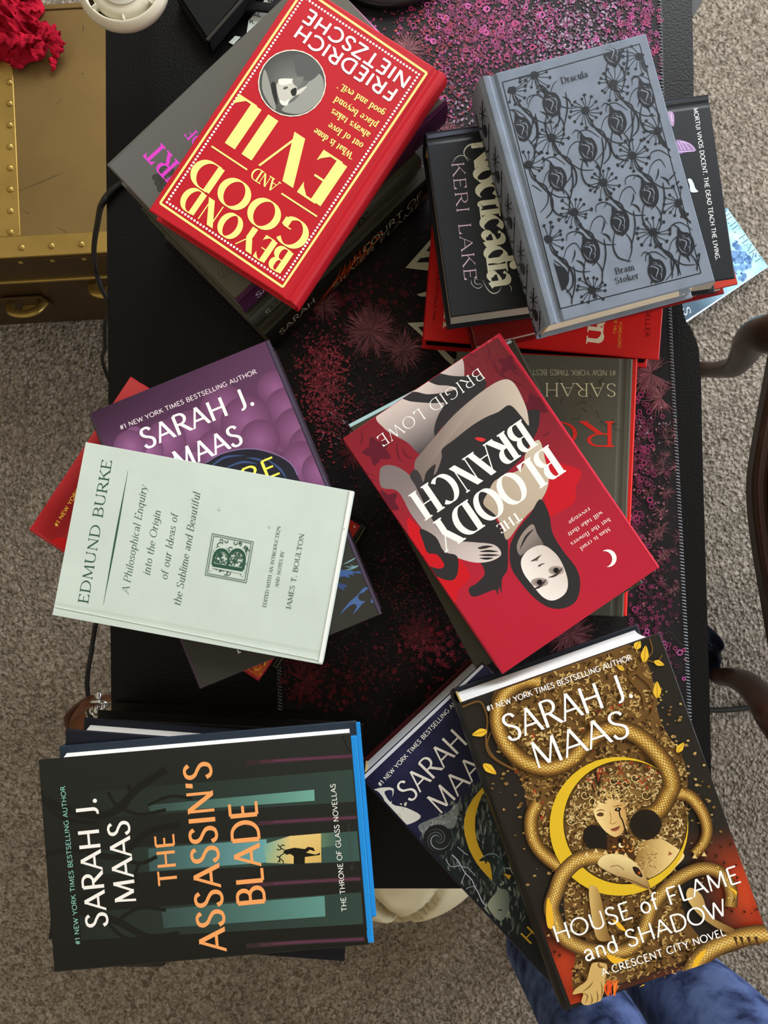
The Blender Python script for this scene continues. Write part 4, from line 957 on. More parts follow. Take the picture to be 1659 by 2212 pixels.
# grey studio portrait, head turned, moustache (upside down in the picture)
p.blob([(572, 150), (566, 190), (580, 222), (596, 238), (588, 200)], (150, 150, 144), 4)
p.blob([(610, 240), (650, 246), (690, 220), (700, 185), (690, 160), (668, 176), (640, 214), (620, 226)], (150, 152, 146), 5)
p.blob([(640, 118), (672, 126), (694, 150), (668, 176), (640, 160)], (88, 90, 88), 5)
p.blob([(585, 184), (594, 178), (598, 200), (600, 226), (592, 216)], (44, 44, 42), 4)
p.blob([(598, 182), (612, 176), (632, 178), (642, 190), (640, 204), (628, 216), (618, 226), (606, 220), (600, 204)], (196, 194, 184), 5)
p.blob([(602, 172), (620, 170), (636, 172), (630, 180), (606, 184)], (226, 224, 214), 4)
p.blob([(632, 172), (656, 166), (648, 184), (638, 186)], (120, 122, 118), 3); p.blob([(636, 200), (662, 186), (656, 196), (642, 206)], (210, 208, 198), 4)
p.blob([(628, 196), (640, 190), (640, 204), (632, 208)], (40, 40, 38), 4); p.blob([(612, 190), (620, 187), (622, 191), (614, 194)], (90, 88, 84), 3); p.blob([(604, 216), (616, 220), (624, 214), (620, 228), (608, 226)], (232, 230, 220), 4)

# =================================================================== grey book with pink letters, and the books below
PINK = (224, 66, 206)
b = B['A2']; p = b.pr; c = CV(0, 0, 2.765)
p.grad([(511, 654), (238, 358), (682, -81), (955, 215)], [(84, 82, 72), (98, 98, 98), (92, 90, 82), (86, 84, 76)], 6, 6)  # paler, neutral head corner: sheen put into the cover colour
for k in range(7):
    p.line(c(*[(985 + (28 + k * 9) * math.cos(a_ / 10 * PI + 2.4 + k * .3) * .8, 1090 + (40 + k * 13) * math.sin(a_ / 10 * PI + 2.4 + k * .3)) for a_ in range(10)]), 2.0, (44, 44, 40), 3)
for k in range(5): p.disc(c((930 + k * 14, 1060 + 34 * (k % 3)))[0], 8, (66, 65, 60), (56, 55, 50), 12)
p.text('COURT', c((1298, 1223))[0], c((946, 843))[0], 46, 'serifb', PINK); p.text('OF', c((1232, 848))[0], c((1150, 760))[0], 25, 'serifb', PINK)
for s_ in ([(470, 585), (478, 600)], [(478, 575), (484, 600)], [(490, 580), (486, 600)], [(500, 588), (488, 602)], [(478, 600), (488, 602)]): p.line(s_, 1.3, (52, 52, 46), 0)
p.strip([(682, -81), (955, 215)], 7, (226, 120, 196))
sp = b.sp
sp.strip([(0, .019), (b.h, .019)], .030, (66, 22, 56), px=False)
sp.text('SARAH', (.016, .014), (.058, .014), .011, 'sans', (190, 170, 185), px=False); sp.text('A COURT OF WINGS', (.086, .021), (.176, .021), .010, 'sans', (26, 14, 24), px=False); sp.text('AND RUIN', (.115, .006), (.176, .006), .011, 'sans', (26, 14, 24), px=False)
b = B['A3']; sp = b.sp
sp.text('SARAH', (.016, .008), (.058, .008), .010, 'sans', (176, 178, 168), px=False); sp.text('A COURT OF', (.082, .009), (.150, .009), .011, 'sans', (18, 18, 16), px=False)
sp.strip([(.16, .012), (.216, .012)], .018, (74, 96, 92), px=False)
b = B['A4']; sp = b.sp
for k in range(9):
    x_ = .058 + .008 * k
    sp.line([(x_, .004), (x_ + .012, .018 + .004 * (k % 3)), (x_ + .030, .030), (x_ + .040 - .002 * k, .042)], .0016 + .0012 * (k % 2), (216, 92, 30), 6, px=False, taper=True)
sp.line([(.052, .012), (.09, .026), (.13, .040)], .007, (120, 44, 14), 6, px=False, taper=True)
sp.text('SARAH', (.012, .026), (.060, .026), .011, 'sans', (188, 186, 168), px=False); sp.text('MAAS', (.030, .010), (.064, .010), .010, 'sans', (70, 70, 60), px=False)
sp.text('A COURT OF', (.110, .028), (.206, .028), .011, 'sans', (214, 210, 184), px=False); sp.text('SILVER FLAMES', (.082, .012), (.216, .012), .012, 'sans', (206, 202, 176), px=False)

# =================================================================== blue grey cloth book with stamped flowers
b = B['B1']; p = b.pr; c = CV(850, 0, 2.0507); K = (32, 34, 40)
fr = c((482, 365), (1090, 195), (1362, 1210), (738, 1368))
for i in range(4): p.strip([fr[i], fr[(i + 1) % 4]], 2.2, K)
u_ = Vector((.961, -.276)); d_ = Vector((.262, .965))       # cover axes on the picture
def inframe(q):
    r = Vector((q[0] - fr[0][0], q[1] - fr[0][1])); w_ = (Vector(fr[1]) - Vector(fr[0])).length; h_ = (Vector(fr[3]) - Vector(fr[0])).length
    return -1 < r.dot(u_) < w_ + 1 and -1 < r.dot(d_) < h_ + 1
def rel(o, x, y): return (o[0] + u_.x * x + d_.x * y, o[1] + u_.y * x + d_.y * y)
def stem_(pts, w_):
    q = smooth_path(pts, 8); run = []; n_ = len(q)
    for k, s_ in enumerate(q + [None]):
        if s_ is not None and inframe(s_) and not any(x0_ < s_[0] < x1_ and y0_ < s_[1] < y1_ for x0_, y0_, x1_, y1_ in ((1206, 152, 1276, 188), (1324, 568, 1386, 618))): run.append(s_)
        else:
            if len(run) > 2: p.strip(run, [w_ * (.45 + .55 * math.sin(PI * k_ / (len(run) - 1))) for k_ in range(len(run))], K)
            run = []
def burst(o, seed):
    r_ = random.Random(seed)
    if inframe(o): p.blob([rel(o, 7.5 * math.cos(a_) * (1 + .5 * r_.random()), 7.5 * math.sin(a_) * (1 + .3 * r_.random())) for a_ in [k * PI / 6 for k in range(12)]], K, 3)
    n_ = 15
    for k in range(n_):
        a_ = 2 * PI * k / n_ + r_.uniform(-.12, .12); L_ = r_.uniform(22, 35)
        e_ = rel(o, L_ * math.cos(a_), L_ * math.sin(a_))
        if not inframe(e_): continue
        p.line([o, rel(o, L_ * .5 * math.cos(a_ + .12), L_ * .5 * math.sin(a_ + .12)), e_], 1.5, K, 3)
        f_ = rel(o, (L_ + 7) * math.cos(a_), (L_ + 7) * math.sin(a_)); p.blob([e_, rel(o, (L_ + 4) * math.cos(a_ + .12), (L_ + 4) * math.sin(a_ + .12)), f_, rel(o, (L_ + 4) * math.cos(a_ - .12), (L_ + 4) * math.sin(a_ - .12))], K, 3)
def bud(o, seed):
    if not inframe(rel(o, 0, 0)) : return
    G = (118, 128, 142)
    body = [rel(o, x, y) for x, y in ((-6, -37), (2, -26), (14, -20), (20, -6), (19, 10), (10, 23), (0, 28), (-11, 23), (-18, 8), (-18, -8), (-11, -22))]
    body = [q_ for q_ in body]
    if all(inframe(q_) for q_ in body): p.blob(body, K, 5)
    else:
        ins = [q_ for q_ in smooth_path(body, 5, True) if inframe(q_)]
        if len(ins) > 3: p.poly(ins, K)
    if inframe(rel(o, 10, 10)) and inframe(rel(o, -10, 0)):
        p.line([rel(o, -13, -12), rel(o, -4, -10), rel(o, 4, -2), rel(o, -2, 8), rel(o, -6, 16)], 2.6, G, 5, taper=True); p.line([rel(o, 10, -14), rel(o, 12, -2), rel(o, 8, 12)], 1.6, G, 4, taper=True)
        p.line([rel(o, -15, 2), rel(o, -10, 15), rel(o, 0, 22)], 1.8, G, 4, taper=True); p.line([rel(o, 4, 6), rel(o, 8, 12), rel(o, 4, 20)], 1.6, G, 4, taper=True); p.line([rel(o, 0, -14), rel(o, 9, -8), rel(o, 14, 2)], 1.8, G, 4, taper=True); p.line([rel(o, -3, -20), rel(o, 6, -15)], 1.3, G, 2, taper=True)
        for k in range(6): p.disc(rel(o, -9 + RA.uniform(0, 14), -16 + RA.uniform(0, 8)), 1.0, G, n=6)
    stem_([rel(o, -2, -24), rel(o, -4, -36), rel(o, -14, -46), rel(o, -24, -40)], 2.2)
bursts = [(625, 335), (525, 400), (1090, 250), (975, 370), (850, 490), (700, 610), (595, 730), (1170, 580), (1060, 690), (930, 810), (800, 940), (685, 1060), (1262, 900), (1150, 1030), (880, 1285)]
buds = [(700, 460), (570, 570), (968, 235), (990, 540), (860, 660), (725, 790), (1120, 420), (1130, 860), (1000, 985), (870, 1110), (735, 1230), (1290, 1080), (1165, 1200)]
for k, q in enumerate(bursts):
    o = c(q)[0]
    stem_([rel(o, 2, 6), rel(o, 10, 40), rel(o, 30, 78), rel(o, 26, 108), rel(o, 8, 122)], 4.4)
    stem_([rel(o, -1, 10), rel(o, 4, 34), rel(o, 26, 58), rel(o, 20, 90), rel(o, -6, 110)], 3.2)
    stem_([rel(o, 18, 56), rel(o, 34, 30), rel(o, 54, 24), rel(o, 62, 44)], 2.0)
    stem_([rel(o, 24, 62), rel(o, 44, 84), rel(o, 70, 92)], 2.4)
    stem_([rel(o, 14, 64), rel(o, -6, 42), rel(o, -26, 42), rel(o, -32, 56)], 2.2)
    for w_ in ((46, 60, 60, 84, 4.4), (-20, 78, -34, 104, 3.6)):
        a_, e_ = rel(o, w_[0], w_[1]), rel(o, w_[2], w_[3])
        if inframe(a_) and inframe(e_): p.line([a_, rel(o, (w_[0] + w_[2]) / 2 + 4, (w_[1] + w_[3]) / 2 - 2), e_], w_[4], K, 5, taper=True)
    burst(o, k)
for k, q in enumerate(buds):
    o = c(q)[0]; bud(o, k)
    stem_([rel(o, -14, 16), rel(o, -26, 44), rel(o, -22, 72), rel(o, 2, 88)], 3.4)
    stem_([rel(o, 6, 24), rel(o, 14, 46), rel(o, 8, 70), rel(o, -8, 92)], 2.8)
    stem_([rel(o, 36, -16), rel(o, 30, 20), rel(o, 10, 60)], 3.4)
p.text('Dracula', c((746, 372))[0], c((862, 340))[0], 14, 'serif', K)
p.text('Bram', c((985, 1215))[0], c((1068, 1194))[0], 13, 'serif', K); p.text('Stoker', c((985, 1258))[0], c((1088, 1231))[0], 13, 'serif', K)
sp = b.sp; h_ = b.h
for k in range(10):
    s0 = .012 + k * (h_ - .03) / 9; r_ = random.Random(k)
    sp.line([(s0, .006), (s0 + .012, .014), (s0 + .018, .026), (s0 + .008, .038)], .0016, K, 6, px=False); sp.line([(s0 + .004, .040), (s0 + .016, .030), (s0 + .024, .016), (s0 + .014, .004)], .0013, K, 6, px=False)
    sp.disc((s0 + .004, .012 + .018 * (k % 2)), .0052, K, px=False, n=12)
    for a_ in range(8): sp.line([(s0 + .012, .034 - .02 * (k % 2)), (s0 + .012 + .007 * math.cos(a_ * .8), .034 - .02 * (k % 2) + .007 * math.sin(a_ * .8))], .0009, K, 0, px=False)

# =================================================================== black book with gothic title
b = B['B2']; p = b.pr; c = CV(1400, 180, 4.0965); c5 = CV(860, 480, 5.53); IV = (228, 231, 208)
p.text('KERI LAKE', (976, 352), (1004, 606), 26, 'elegant', (214, 186, 204))
p.text('Nocticadia', (1018, 308), (1060, 622), 64, 'gothic', IV, col2=(200, 204, 186))
for s_, w_ in (([(960, 690), (930, 680), (910, 700), (935, 740), (985, 740), (1010, 760)], 1.4), ([(900, 770), (960, 790), (1015, 755)], 1.6), ([(1010, 690), (1060, 790), (1130, 850), (1200, 830), (1235, 770)], 2.6), ([(1320, 745), (1350, 780), (1350, 830)], 1.6), ([(870, 690), (880, 740), (920, 780)], 1.2)):
    p.line(c5(*s_), w_, (190, 192, 184), 6, taper=True)
for s_, w_ in (([(1012, 350), (1002, 330), (1012, 314), (1028, 312), (1042, 322)], 3), ([(978, 352), (986, 340), (1000, 336), (1016, 346)], 1.6), ([(1036, 318), (1022, 310), (1010, 318)], 2)):
    p.line(s_, w_, (206, 206, 196), 6, taper=True)
p.text('MORTUI VIVOS DOCENT. THE DEAD TEACH THE LIVING.', c((400, 222))[0], c((598, 1566))[0], 9.2, 'sansb', (226, 228, 230))
p.blob(c((170, 262), (208, 250), (230, 290), (226, 380), (190, 350)), (160, 132, 172), 4); p.line(c((200, 262), (214, 340)), 1.2, (220, 206, 226), 3)
p.blob(c((245, 508), (310, 508), (376, 536), (420, 584), (412, 602), (330, 612), (270, 618)), (140, 114, 160), 5)
for s_ in ([(262, 516), (300, 590)], [(282, 512), (330, 590)], [(310, 514), (370, 592)], [(262, 606), (412, 600)], [(290, 516), (370, 540), (416, 590)]): p.line(c(*s_), 1.3, (206, 186, 214), 3)
p.blob(c((350, 850), (378, 846), (400, 880), (418, 930), (442, 960), (378, 962), (366, 900)), (200, 208, 216), 4)
p.grad([(1529, 200), (1530, 208), (924, 300), (923, 292)], [(70, 76, 92)] * 4, 2, 1)  # bluish strip along the spine edge: sheen painted into the print
# torn jacket foot
p.poly(c5((840, 1128), (960, 1102), (1060, 1092), (1200, 1070), (1340, 1052), (1500, 1032), (1500, 1046), (1380, 1084), (1400, 1110), (1330, 1130), (1090, 1162), (1060, 1124), (940, 1124)), (176, 170, 152))

# =================================================================== dark red book, torn red edge at the right
b = B['B3']; p = b.pr
p.grad([(1500, 232), (1593, 613), (1030, 748), (937, 366)], [(150, 48, 36), (176, 58, 44), (112, 14, 14), (110, 12, 14)], 8, 8, lambda u, v, q: mix(q, (60, 10, 10), max(0, NZ(u * 9, v * 7) * .9)))

# =================================================================== bright red book lowest in that pile
b = B['B4']; p = b.pr
p.text('AUTHOR OF THE BLACKTONGUE THIEF', (951, 520), (934, 694), 6, 'sansb', (52, 6, 6))
p.text('buehlman', (975, 470), (958, 707), 42, 'gothic', (232, 226, 200)); p.text('Between', (1296, 470), (1267, 742), 50, 'gothic', (232, 222, 190))
p.text('FOREWORD', (1337, 696), (1334, 751), 6.5, 'sans', (222, 176, 60)); p.text('BY JOE HILL', (1327, 668), (1325, 722), 6.5, 'sans', (222, 176, 60)); p.text('BESTSELLER', (1398, 626), (1393, 728), 10, 'sans', (80, 12, 10))

# =================================================================== pale blue book on the carpet
b = B['X']; p = b.pr; c = CV(1400, 180, 4.0965)
def _sky(u, v, q):
    n_ = NZ(u * 5, v * 6, 3) * .8 + NZ(u * 14, v * 15, 5) * .4
    q = mix((140, 192, 214), (196, 222, 228), max(0, min(1, .4 + n_)))
    return mix(q, (72, 92, 108), max(0, min(1, (v - .42) * 2.6)))
p.grad([(1572, 452), (1662, 577), (1480, 697), (1392, 572)], [(140, 192, 214)] * 4, 30, 40, _sky)
for k in range(90):
    x_, y_ = RA.gauss(820, 60), RA.gauss(1570, 70); p.disc(c((x_, y_))[0], RA.uniform(2, 6), mix((60, 92, 140), (120, 160, 200), RA.random()), n=7)
p.text('EMILIE HART', c((573, 1052))[0], c((968, 1602))[0], 15, 'elegant', (44, 84, 100)); p.text('NEW YORK TIMES BESTSELLER', c((705, 1105))[0], c((1040, 1552))[0], 5, 'sans', (86, 132, 150))
p.text('S', c((300, 1990))[0], c((322, 2060))[0], 16, 'serifb', (226, 228, 228))
p.strip([(1658, 579), (1481, 696)], 5, (206, 212, 214))

# =================================================================== grey green book with red letters
b = B['C3']; p = b.pr; CR = (206, 204, 168)
for k in range(26):
    x_, y_ = RA.choice([(1250, 850), (1290, 880), (1240, 1000), (1270, 1080), (1200, 900)]); squig(p, x_ + RA.uniform(-40, 40), y_ + RA.uniform(-60, 60), RA.uniform(10, 24), RA.uniform(0, 6), (56, 55, 46), 1.6)
for k in range(7): p.line([(1262 + k * 5, 1060), (1276 + k * 5, 1074), (1270 + k * 4, 1090), (1256 + k * 4, 1084)], 1.6, (50, 49, 42), 5)
p.text('#1 NEW YORK TIMES BESTSELLING AUTHOR', (1331, 800), (1024, 798), 11.5, 'light', (176, 176, 146))
p.text('SARAH J. MAAS', (1331, 829), (975, 827), 28, 'elegant', CR); p.text('ROSES', (1328, 912), (950, 910), 52, 'serifb', (212, 44, 34))
b = B['C2']; p = b.pr; p.strip([(752, 920), (1106, 734)], 10, (172, 208, 214))

# =================================================================== red book with the reclining woman
b = B['C1']; p = b.pr; c8 = CV(730, 720, 3.6065); c9 = CV(880, 950, 2.9625)
p.grad([(733, 945), (1075, 729), (1427, 1225), (1090, 1453)], [(128, 30, 42), (104, 34, 40), (164, 32, 52), (184, 40, 60)], 10, 10, lambda u, v, q: mix(q, (180, 32, 52), max(0, min(1, (v - .35) * 2)) * (1 - .3 * u)))
p.blob(c9((0, 500), (150, 640), (330, 760), (400, 860), (390, 900), (330, 960), (300, 1050), (240, 1040), (60, 760)), (196, 24, 34), 5)
p.blob(c9((860, 60), (960, 140), (1110, 200), (1080, 300), (1066, 400), (960, 470), (905, 480), (870, 330)), (190, 24, 38), 5)
DR = (92, 24, 40)
for o_, n_, s_ in (((305, 915), 5, 1.0), ((380, 1320), 5, .9), ((1540, 560), 5, .9), ((1320, 240), 4, .7)):
    for k in range(n_):
        a_ = 2 * PI * k / n_ + .5; e_ = (o_[0] + 120 * s_ * math.cos(a_), o_[1] + 120 * s_ * math.sin(a_)); leaf(p, c8(o_)[0], c8(e_)[0], 22 * s_, DR)
for s_ in ([(60, 850), (110, 960), (190, 1060), (300, 1120)], [(40, 880), (130, 1000), (150, 1060), (230, 1120), (320, 1160)], [(180, 760), (190, 820), (170, 870)], [(470, 830), (460, 900), (480, 980), (510, 1000)], [(500, 880), (530, 950), (590, 980)], [(1150, 60), (1180, 160), (1150, 240)], [(1210, 170), (1230, 260), (1300, 340), (1320, 390)], [(960, 200), (1030, 160), (1090, 190)], [(1180, 130), (1240, 300), (1400, 390), (1470, 440)], [(1590, 790), (1620, 790), (1659, 760)], [(1330, 230), (1370, 300), (1420, 330)], [(1000, 230), (1030, 260), (1110, 330), (1160, 350)], [(240, 1130), (280, 1210), (330, 1260)]):
    p.line(c8(*s_), 3.2, DR, 6, taper=True)
SK = (200, 184, 178); SD = (104, 92, 92); BK = (46, 44, 46)
def shade(pts, a_, bcol, axis): # colour along an axis of the photo
    v_ = [q[0] * axis[0] + q[1] * axis[1] for q in pts]; lo, hi = min(v_), max(v_); return [mix(a_, bcol, ((x - lo) / (hi - lo)) ** 1.6) for x in v_]
def sblob(pts, c0, c1, axis, n=5):
    q = smooth_path(pts, n, True); p.poly(q, shade(q, c0, c1, axis))
sblob(c8((300, 640), (490, 500), (580, 520), (700, 520), (830, 530), (790, 640), (765, 740), (755, 800), (660, 930), (620, 930), (540, 850), (430, 790), (360, 740)), (206, 190, 184), (70, 64, 66), (.5, .85))
sblob(c8((690, 360), (945, 185), (985, 340), (960, 420), (900, 520), (600, 470), (550, 460)), (210, 194, 188), (150, 134, 130), (.8, .6))
p.blob(c8((690, 360), (745, 325), (790, 312), (880, 330), (985, 335), (1085, 325), (1150, 370), (1155, 410), (1120, 460), (1040, 520), (900, 650), (800, 745), (757, 800), (750, 740), (780, 640), (830, 545), (740, 545), (600, 535), (545, 525), (495, 500), (555, 465), (610, 456), (700, 475), (830, 460), (930, 430), (860, 408), (770, 402)), BK, 4)
# right arm, dress, lower arm, torso
p.blob(c8((815, 890), (1040, 700), (1250, 590), (1330, 550), (1420, 620), (1480, 700), (1470, 610), (1560, 596), (1572, 640), (1560, 740), (1510, 840), (1440, 960), (1300, 1100), (1200, 1200), (1160, 1330), (1240, 1440), (1000, 1560), (800, 1560), (640, 1420), (580, 1260), (560, 1120), (640, 1080), (760, 1010)), BK, 4)
p.blob(c9((120, 430), (60, 300), (160, 200), (330, 60), (560, 130), (600, 240), (500, 340), (480, 400), (540, 480), (600, 560), (640, 640), (644, 720), (640, 830), (606, 890), (602, 985), (588, 940), (576, 995), (558, 960), (450, 1000), (405, 996), (394, 950), (440, 920), (490, 870), (490, 830), (460, 780), (330, 640), (190, 540)), BK, 4)
sblob(c8((600, 1090), (600, 1000), (650, 930), (760, 800), (900, 640), (1060, 500), (1200, 400), (1290, 360), (1350, 370), (1400, 430), (1460, 560), (1480, 640), (1485, 720), (1430, 650), (1340, 560), (1250, 612), (1150, 655), (1040, 722), (900, 832), (812, 902), (808, 970), (770, 1080), (745, 1100), (760, 1020), (690, 1080), (665, 1160), (630, 1120)), (120, 106, 100), (206, 192, 176), (.8, -.35), 4)
sblob(c9((560, 262), (650, 220), (735, 178), (760, 80), (840, 0), (880, 120), (905, 260), (860, 380), (740, 510), (640, 640), (606, 560), (560, 480), (486, 410), (520, 330)), (176, 160, 140), (206, 190, 168), (.4, -.7), 4)
q_ = c8((325, 1080), (350, 1035), (420, 1028), (500, 1060), (570, 1120), (610, 1200)) + c9((190, 560), (300, 640), (420, 655), (556, 672), (600, 735), (520, 780), (400, 780), (240, 716), (120, 600), (20, 470), (-60, 330)) + c8((340, 1200),)
sblob(q_, (120, 108, 108), (214, 200, 194), (.35, .8), 4)
p.blob(c8((560, 1110), (600, 1060), (640, 1100), (665, 1170), (690, 1240), (640, 1230), (600, 1180)), (58, 54, 56), 4)
for s_ in ([(455, 690), (500, 684), (548, 682)], [(462, 716), (520, 712), (580, 716)], [(458, 738), (520, 738), (590, 738)], [(462, 758), (510, 760), (550, 756)]): p.line(c9(*s_), 5, (40, 36, 38), 4, taper=True)
p.blob(c9((450, 690), (500, 680), (520, 690), (470, 700)), (48, 44, 46), 3)
p.blob(c9((80, 570), (180, 620), (235, 715), (318, 745), (322, 850), (285, 900), (200, 880), (130, 830), (78, 760), (104, 745), (130, 800), (205, 825), (236, 800), (190, 735), (130, 722), (104, 660)), BK, 4)
p.blob(c9((850, 380), (905, 470), (930, 600), (1000, 715), (1080, 820), (1106, 920), (1080, 1030), (1000, 1078), (900, 1070), (800, 1000), (700, 880), (660, 800), (656, 690), (690, 600), (740, 530), (790, 470)), BK, 5)
sblob(c9((735, 600), (800, 540), (830, 600), (872, 690), (760, 720), (720, 740), (700, 680)), (150, 136, 128), (96, 86, 84), (.7, .7))
for s_ in ([(690, 700), (720, 600), (790, 520)], [(720, 700), (760, 620), (810, 570)]): p.line(c9(*s_), 5, BK, 5, taper=True)
sblob(c9((728, 770), (775, 705), (860, 674), (935, 715), (990, 790), (1026, 900), (1012, 980), (940, 1027), (872, 1010), (800, 930), (742, 850)), (238, 230, 224), (206, 192, 184), (.5, -.5))
for o_, rx, ry in (((846, 912), 19, 10), ((952, 836), 17, 10)):
    p.disc(c9(o_)[0], rx, (70, 62, 62), (176, 160, 152), 18, ry=ry, rot=-.6); p.disc(c9(o_)[0], 6, (24, 20, 22), n=12); p.line(c9((o_[0] - 52, o_[1] + 46), (o_[0], o_[1] + 28), (o_[0] + 44, o_[1] - 22)), 5, (64, 54, 54), 5, taper=True)
p.line(c9((788, 778), (822, 764), (856, 736)), 4.5, (70, 54, 54), 4, taper=True); p.blob(c9((806, 776), (836, 764), (834, 774)), (150, 120, 116), 3)
p.line(c9((832, 812), (852, 800), (880, 790)), 3.5, (96, 84, 82), 4, taper=True); p.disc(c9((846, 806))[0], 2, (60, 50, 50), n=8)
p.blob(c8((1065, 820), (1100, 810), (1150, 826), (1120, 845)), (214, 50, 50), 3)
WH = (248, 248, 240)
p.text('BRIGID LOWE', c8((1098, 270))[0], c8((298, 812))[0], 25, 'elegant', WH)
p.text('BRANCH', c8((1420, 680))[0], c8((560, 1262))[0], 63, 'deco', WH); p.text('BLOODY', c9((896, 40))[0], c9((138, 552))[0], 66, 'deco', WH); p.text('THE', c9((704, 460))[0], c9((566, 552))[0], 20, 'deco', WH)
for s_, a_, b__ in (('Man is cruel', (1288, 560), (1102, 690)), ('but the flowers', (1288, 498), (1042, 660)), ('will take their', (1238, 456), (1022, 600)), ('revenge', (1160, 432), (1028, 524))): p.text(s_, c9(a_)[0], c9(b__)[0], 8.6, 'serifb', (246, 226, 222))
crescent(p, (1282, 758), 56, (1258, 764), 52, (246, 238, 234), c9)

# =================================================================== mint paperback
b = B['D1']; p = b.pr; c = CV(50, 680, 2.07375); G = (48, 86, 70)
p.text('EDMUND BURKE', c((290, 1294))[0], c((398, 653))[0], 21, 'serif', G)
a_, e_ = c((470, 698), (360, 1298)); p.strip([(a_[0] + (e_[0] - a_[0]) * k / 12, a_[1] + (e_[1] - a_[1]) * k / 12) for k in range(13)], [.6 + 3.6 * math.sin(PI * k / 12) ** 1.4 for k in range(13)], G)
for s_, q0, q1, cp, f_ in (('A Philosophical Enquiry', (472, 1250), (556, 768), 15.5, 'italic'), ('into the Origin', (567, 1168), (617, 880), 15.5, 'italic'), ('of our Ideas of', (645, 1188), (694, 895), 15.5, 'italic'), ('the Sublime and Beautiful', (704, 1306), (794, 800), 15.5, 'italic'),
        ('EDITED WITH AN INTRODUCTION', (1088, 1310), (1154, 948), 7, 'serif'), ('AND NOTES BY', (1143, 1220), (1170, 1060), 7, 'serif'), ('JAMES T. BOULTON', (1198, 1322), (1260, 982), 10, 'serif')):
    p.text(s_, c(q0)[0], c(q1)[0], cp, f_, G)
oc = c((816, 1165), (848, 980), (1032, 1017), (1000, 1200))     # ornament: foot-left, head-left, head-right, foot-right on the picture
def O_(x, y): # x along the reading direction 0..1, y up 0..1 (up points left on the picture)
    A_, B__, C_, D_ = oc[3], oc[2], oc[1], oc[0]; top = (D_[0] + (C_[0] - D_[0]) * x, D_[1] + (C_[1] - D_[1]) * x); bot = (A_[0] + (B__[0] - A_[0]) * x, A_[1] + (B__[1] - A_[1]) * x); return (bot[0] + (top[0] - bot[0]) * y, bot[1] + (top[1] - bot[1]) * y)
for m_ in (0, .045):
    s_ = [O_(m_, m_), O_(1 - m_, m_), O_(1 - m_, 1 - m_), O_(m_, 1 - m_), O_(m_, m_)]
    for k in range(4): p.strip([s_[k], s_[k + 1]], 1.3, G)
MG = (201, 214, 206)
for k in range(64):
    x_, y_ = RA.uniform(.1, .9), RA.uniform(.1, .9); t_ = RA.uniform(0, 6.28); r_ = RA.uniform(.05, .10)
    p.line([O_(min(.94, max(.06, x_ + r_ * (1 - j * .13) * math.cos(t_ + j * .9))), min(.94, max(.06, y_ + r_ * (1 - j * .13) * math.sin(t_ + j * .9)))) for j in range(6)], 1.7, G, 3)
    if k % 3 == 0: p.disc(O_(x_, y_), 2.2, G, n=8)
p.strip([O_(.26, .12), O_(.26, .9)], 12, MG); p.text('B', O_(.16, .12), O_(.80, .12), 70, 'serifb', MG); p.text('B', O_(.18, .13), O_(.78, .13), 67, 'light', G)
p.strip(c((145, 1306), (1334, 1546)), 2.0, (226, 234, 228)); p.strip(c((145, 1309), (1334, 1549)), 1.2, (176, 190, 182))
p.strip(c((1474, 786), (1330, 1574)), 9, (238, 242, 240)); p.strip(c((1461, 786), (1320, 1574)), 1.0, (168, 178, 172))
for x_, y_ in ((880, 870), (1105, 948), (1150, 962), (1436, 960)): p.disc(c((x_, y_))[0], 3, (186, 200, 192), (198, 210, 203), 10)

# =================================================================== purple clouded book
b = B['D2']; p = b.pr; c7 = CV(700, 1050, 7.375); PU = (84, 56, 84)
p.grad([(195, 892), (580, 733), (826, 1326), (433, 1487)], [(48, 28, 46), (88, 56, 84), (52, 52, 48), (58, 56, 50)], 16, 24, lambda u, v, q: mix(mix(q, (106, 64, 102), max(0, 1 - abs(v - .28) * 3.2)), (50, 50, 45), max(0, min(1, (v - .5) * 4))))
for k in range(46):
    x_ = RA.uniform(380, 1340); t_ = (x_ - 380) / 960; y_ = RA.uniform(470, 660) - 60 * t_ + (60 if x_ > 1150 else 0)
    if y_ < 515 - 190 * t_ + 40: continue
    r_ = RA.uniform(18, 46); col = mix((98, 58, 92), (146, 92, 138), RA.random()); p.disc(c((x_, y_))[0], r_, mix(col, (174, 122, 166), .2), mix(col, PU, .45), 26)
for x_, y_, r_ in ((1130, 330, 40), (1180, 420, 46), (1230, 520, 52), (1290, 600, 50), (1250, 660, 46), (1330, 700, 40), (900, 420, 52), (760, 520, 46), (640, 560, 44), (1000, 480, 56), (1060, 560, 44), (860, 600, 40), (560, 610, 34), (480, 590, 36)):
    p.disc(c((x_, y_ - 0))[0], r_, (142, 90, 134), (102, 62, 94), 30)
p.blob(c((815, 668), (880, 628), (1000, 602), (1100, 618), (1190, 662), (1234, 734), (1240, 800), (800, 760)), (34, 34, 44), 5)
for s_ in ([(830, 690), (900, 640), (990, 630)], [(900, 690), (980, 660), (1050, 668)], [(1080, 640), (1150, 690), (1180, 740)], [(1000, 640), (1060, 650), (1090, 680)]): p.line(c(*s_), 5, (56, 76, 116), 5, taper=True)
p.line(c((820, 662), (900, 618), (1010, 600), (1110, 616), (1195, 662), (1230, 720)), 2, (130, 110, 150), 5)
p.text('#1 NEW YORK TIMES BESTSELLING AUTHOR', c((437, 516))[0], c((1048, 262))[0], 9.5, 'sansb', (238, 228, 232))
p.text('SARAH J.', c((548, 602))[0], c((1040, 400))[0], 43, 'flare', (248, 244, 244)); p.text('MAAS', c((694, 700))[0], c((990, 574))[0], 43, 'flare', (248, 244, 244)); p.text('FIRE', c((890, 816))[0], c((1152, 708))[0], 38, 'flare', (236, 228, 84))
BL_ = (60, 88, 138)
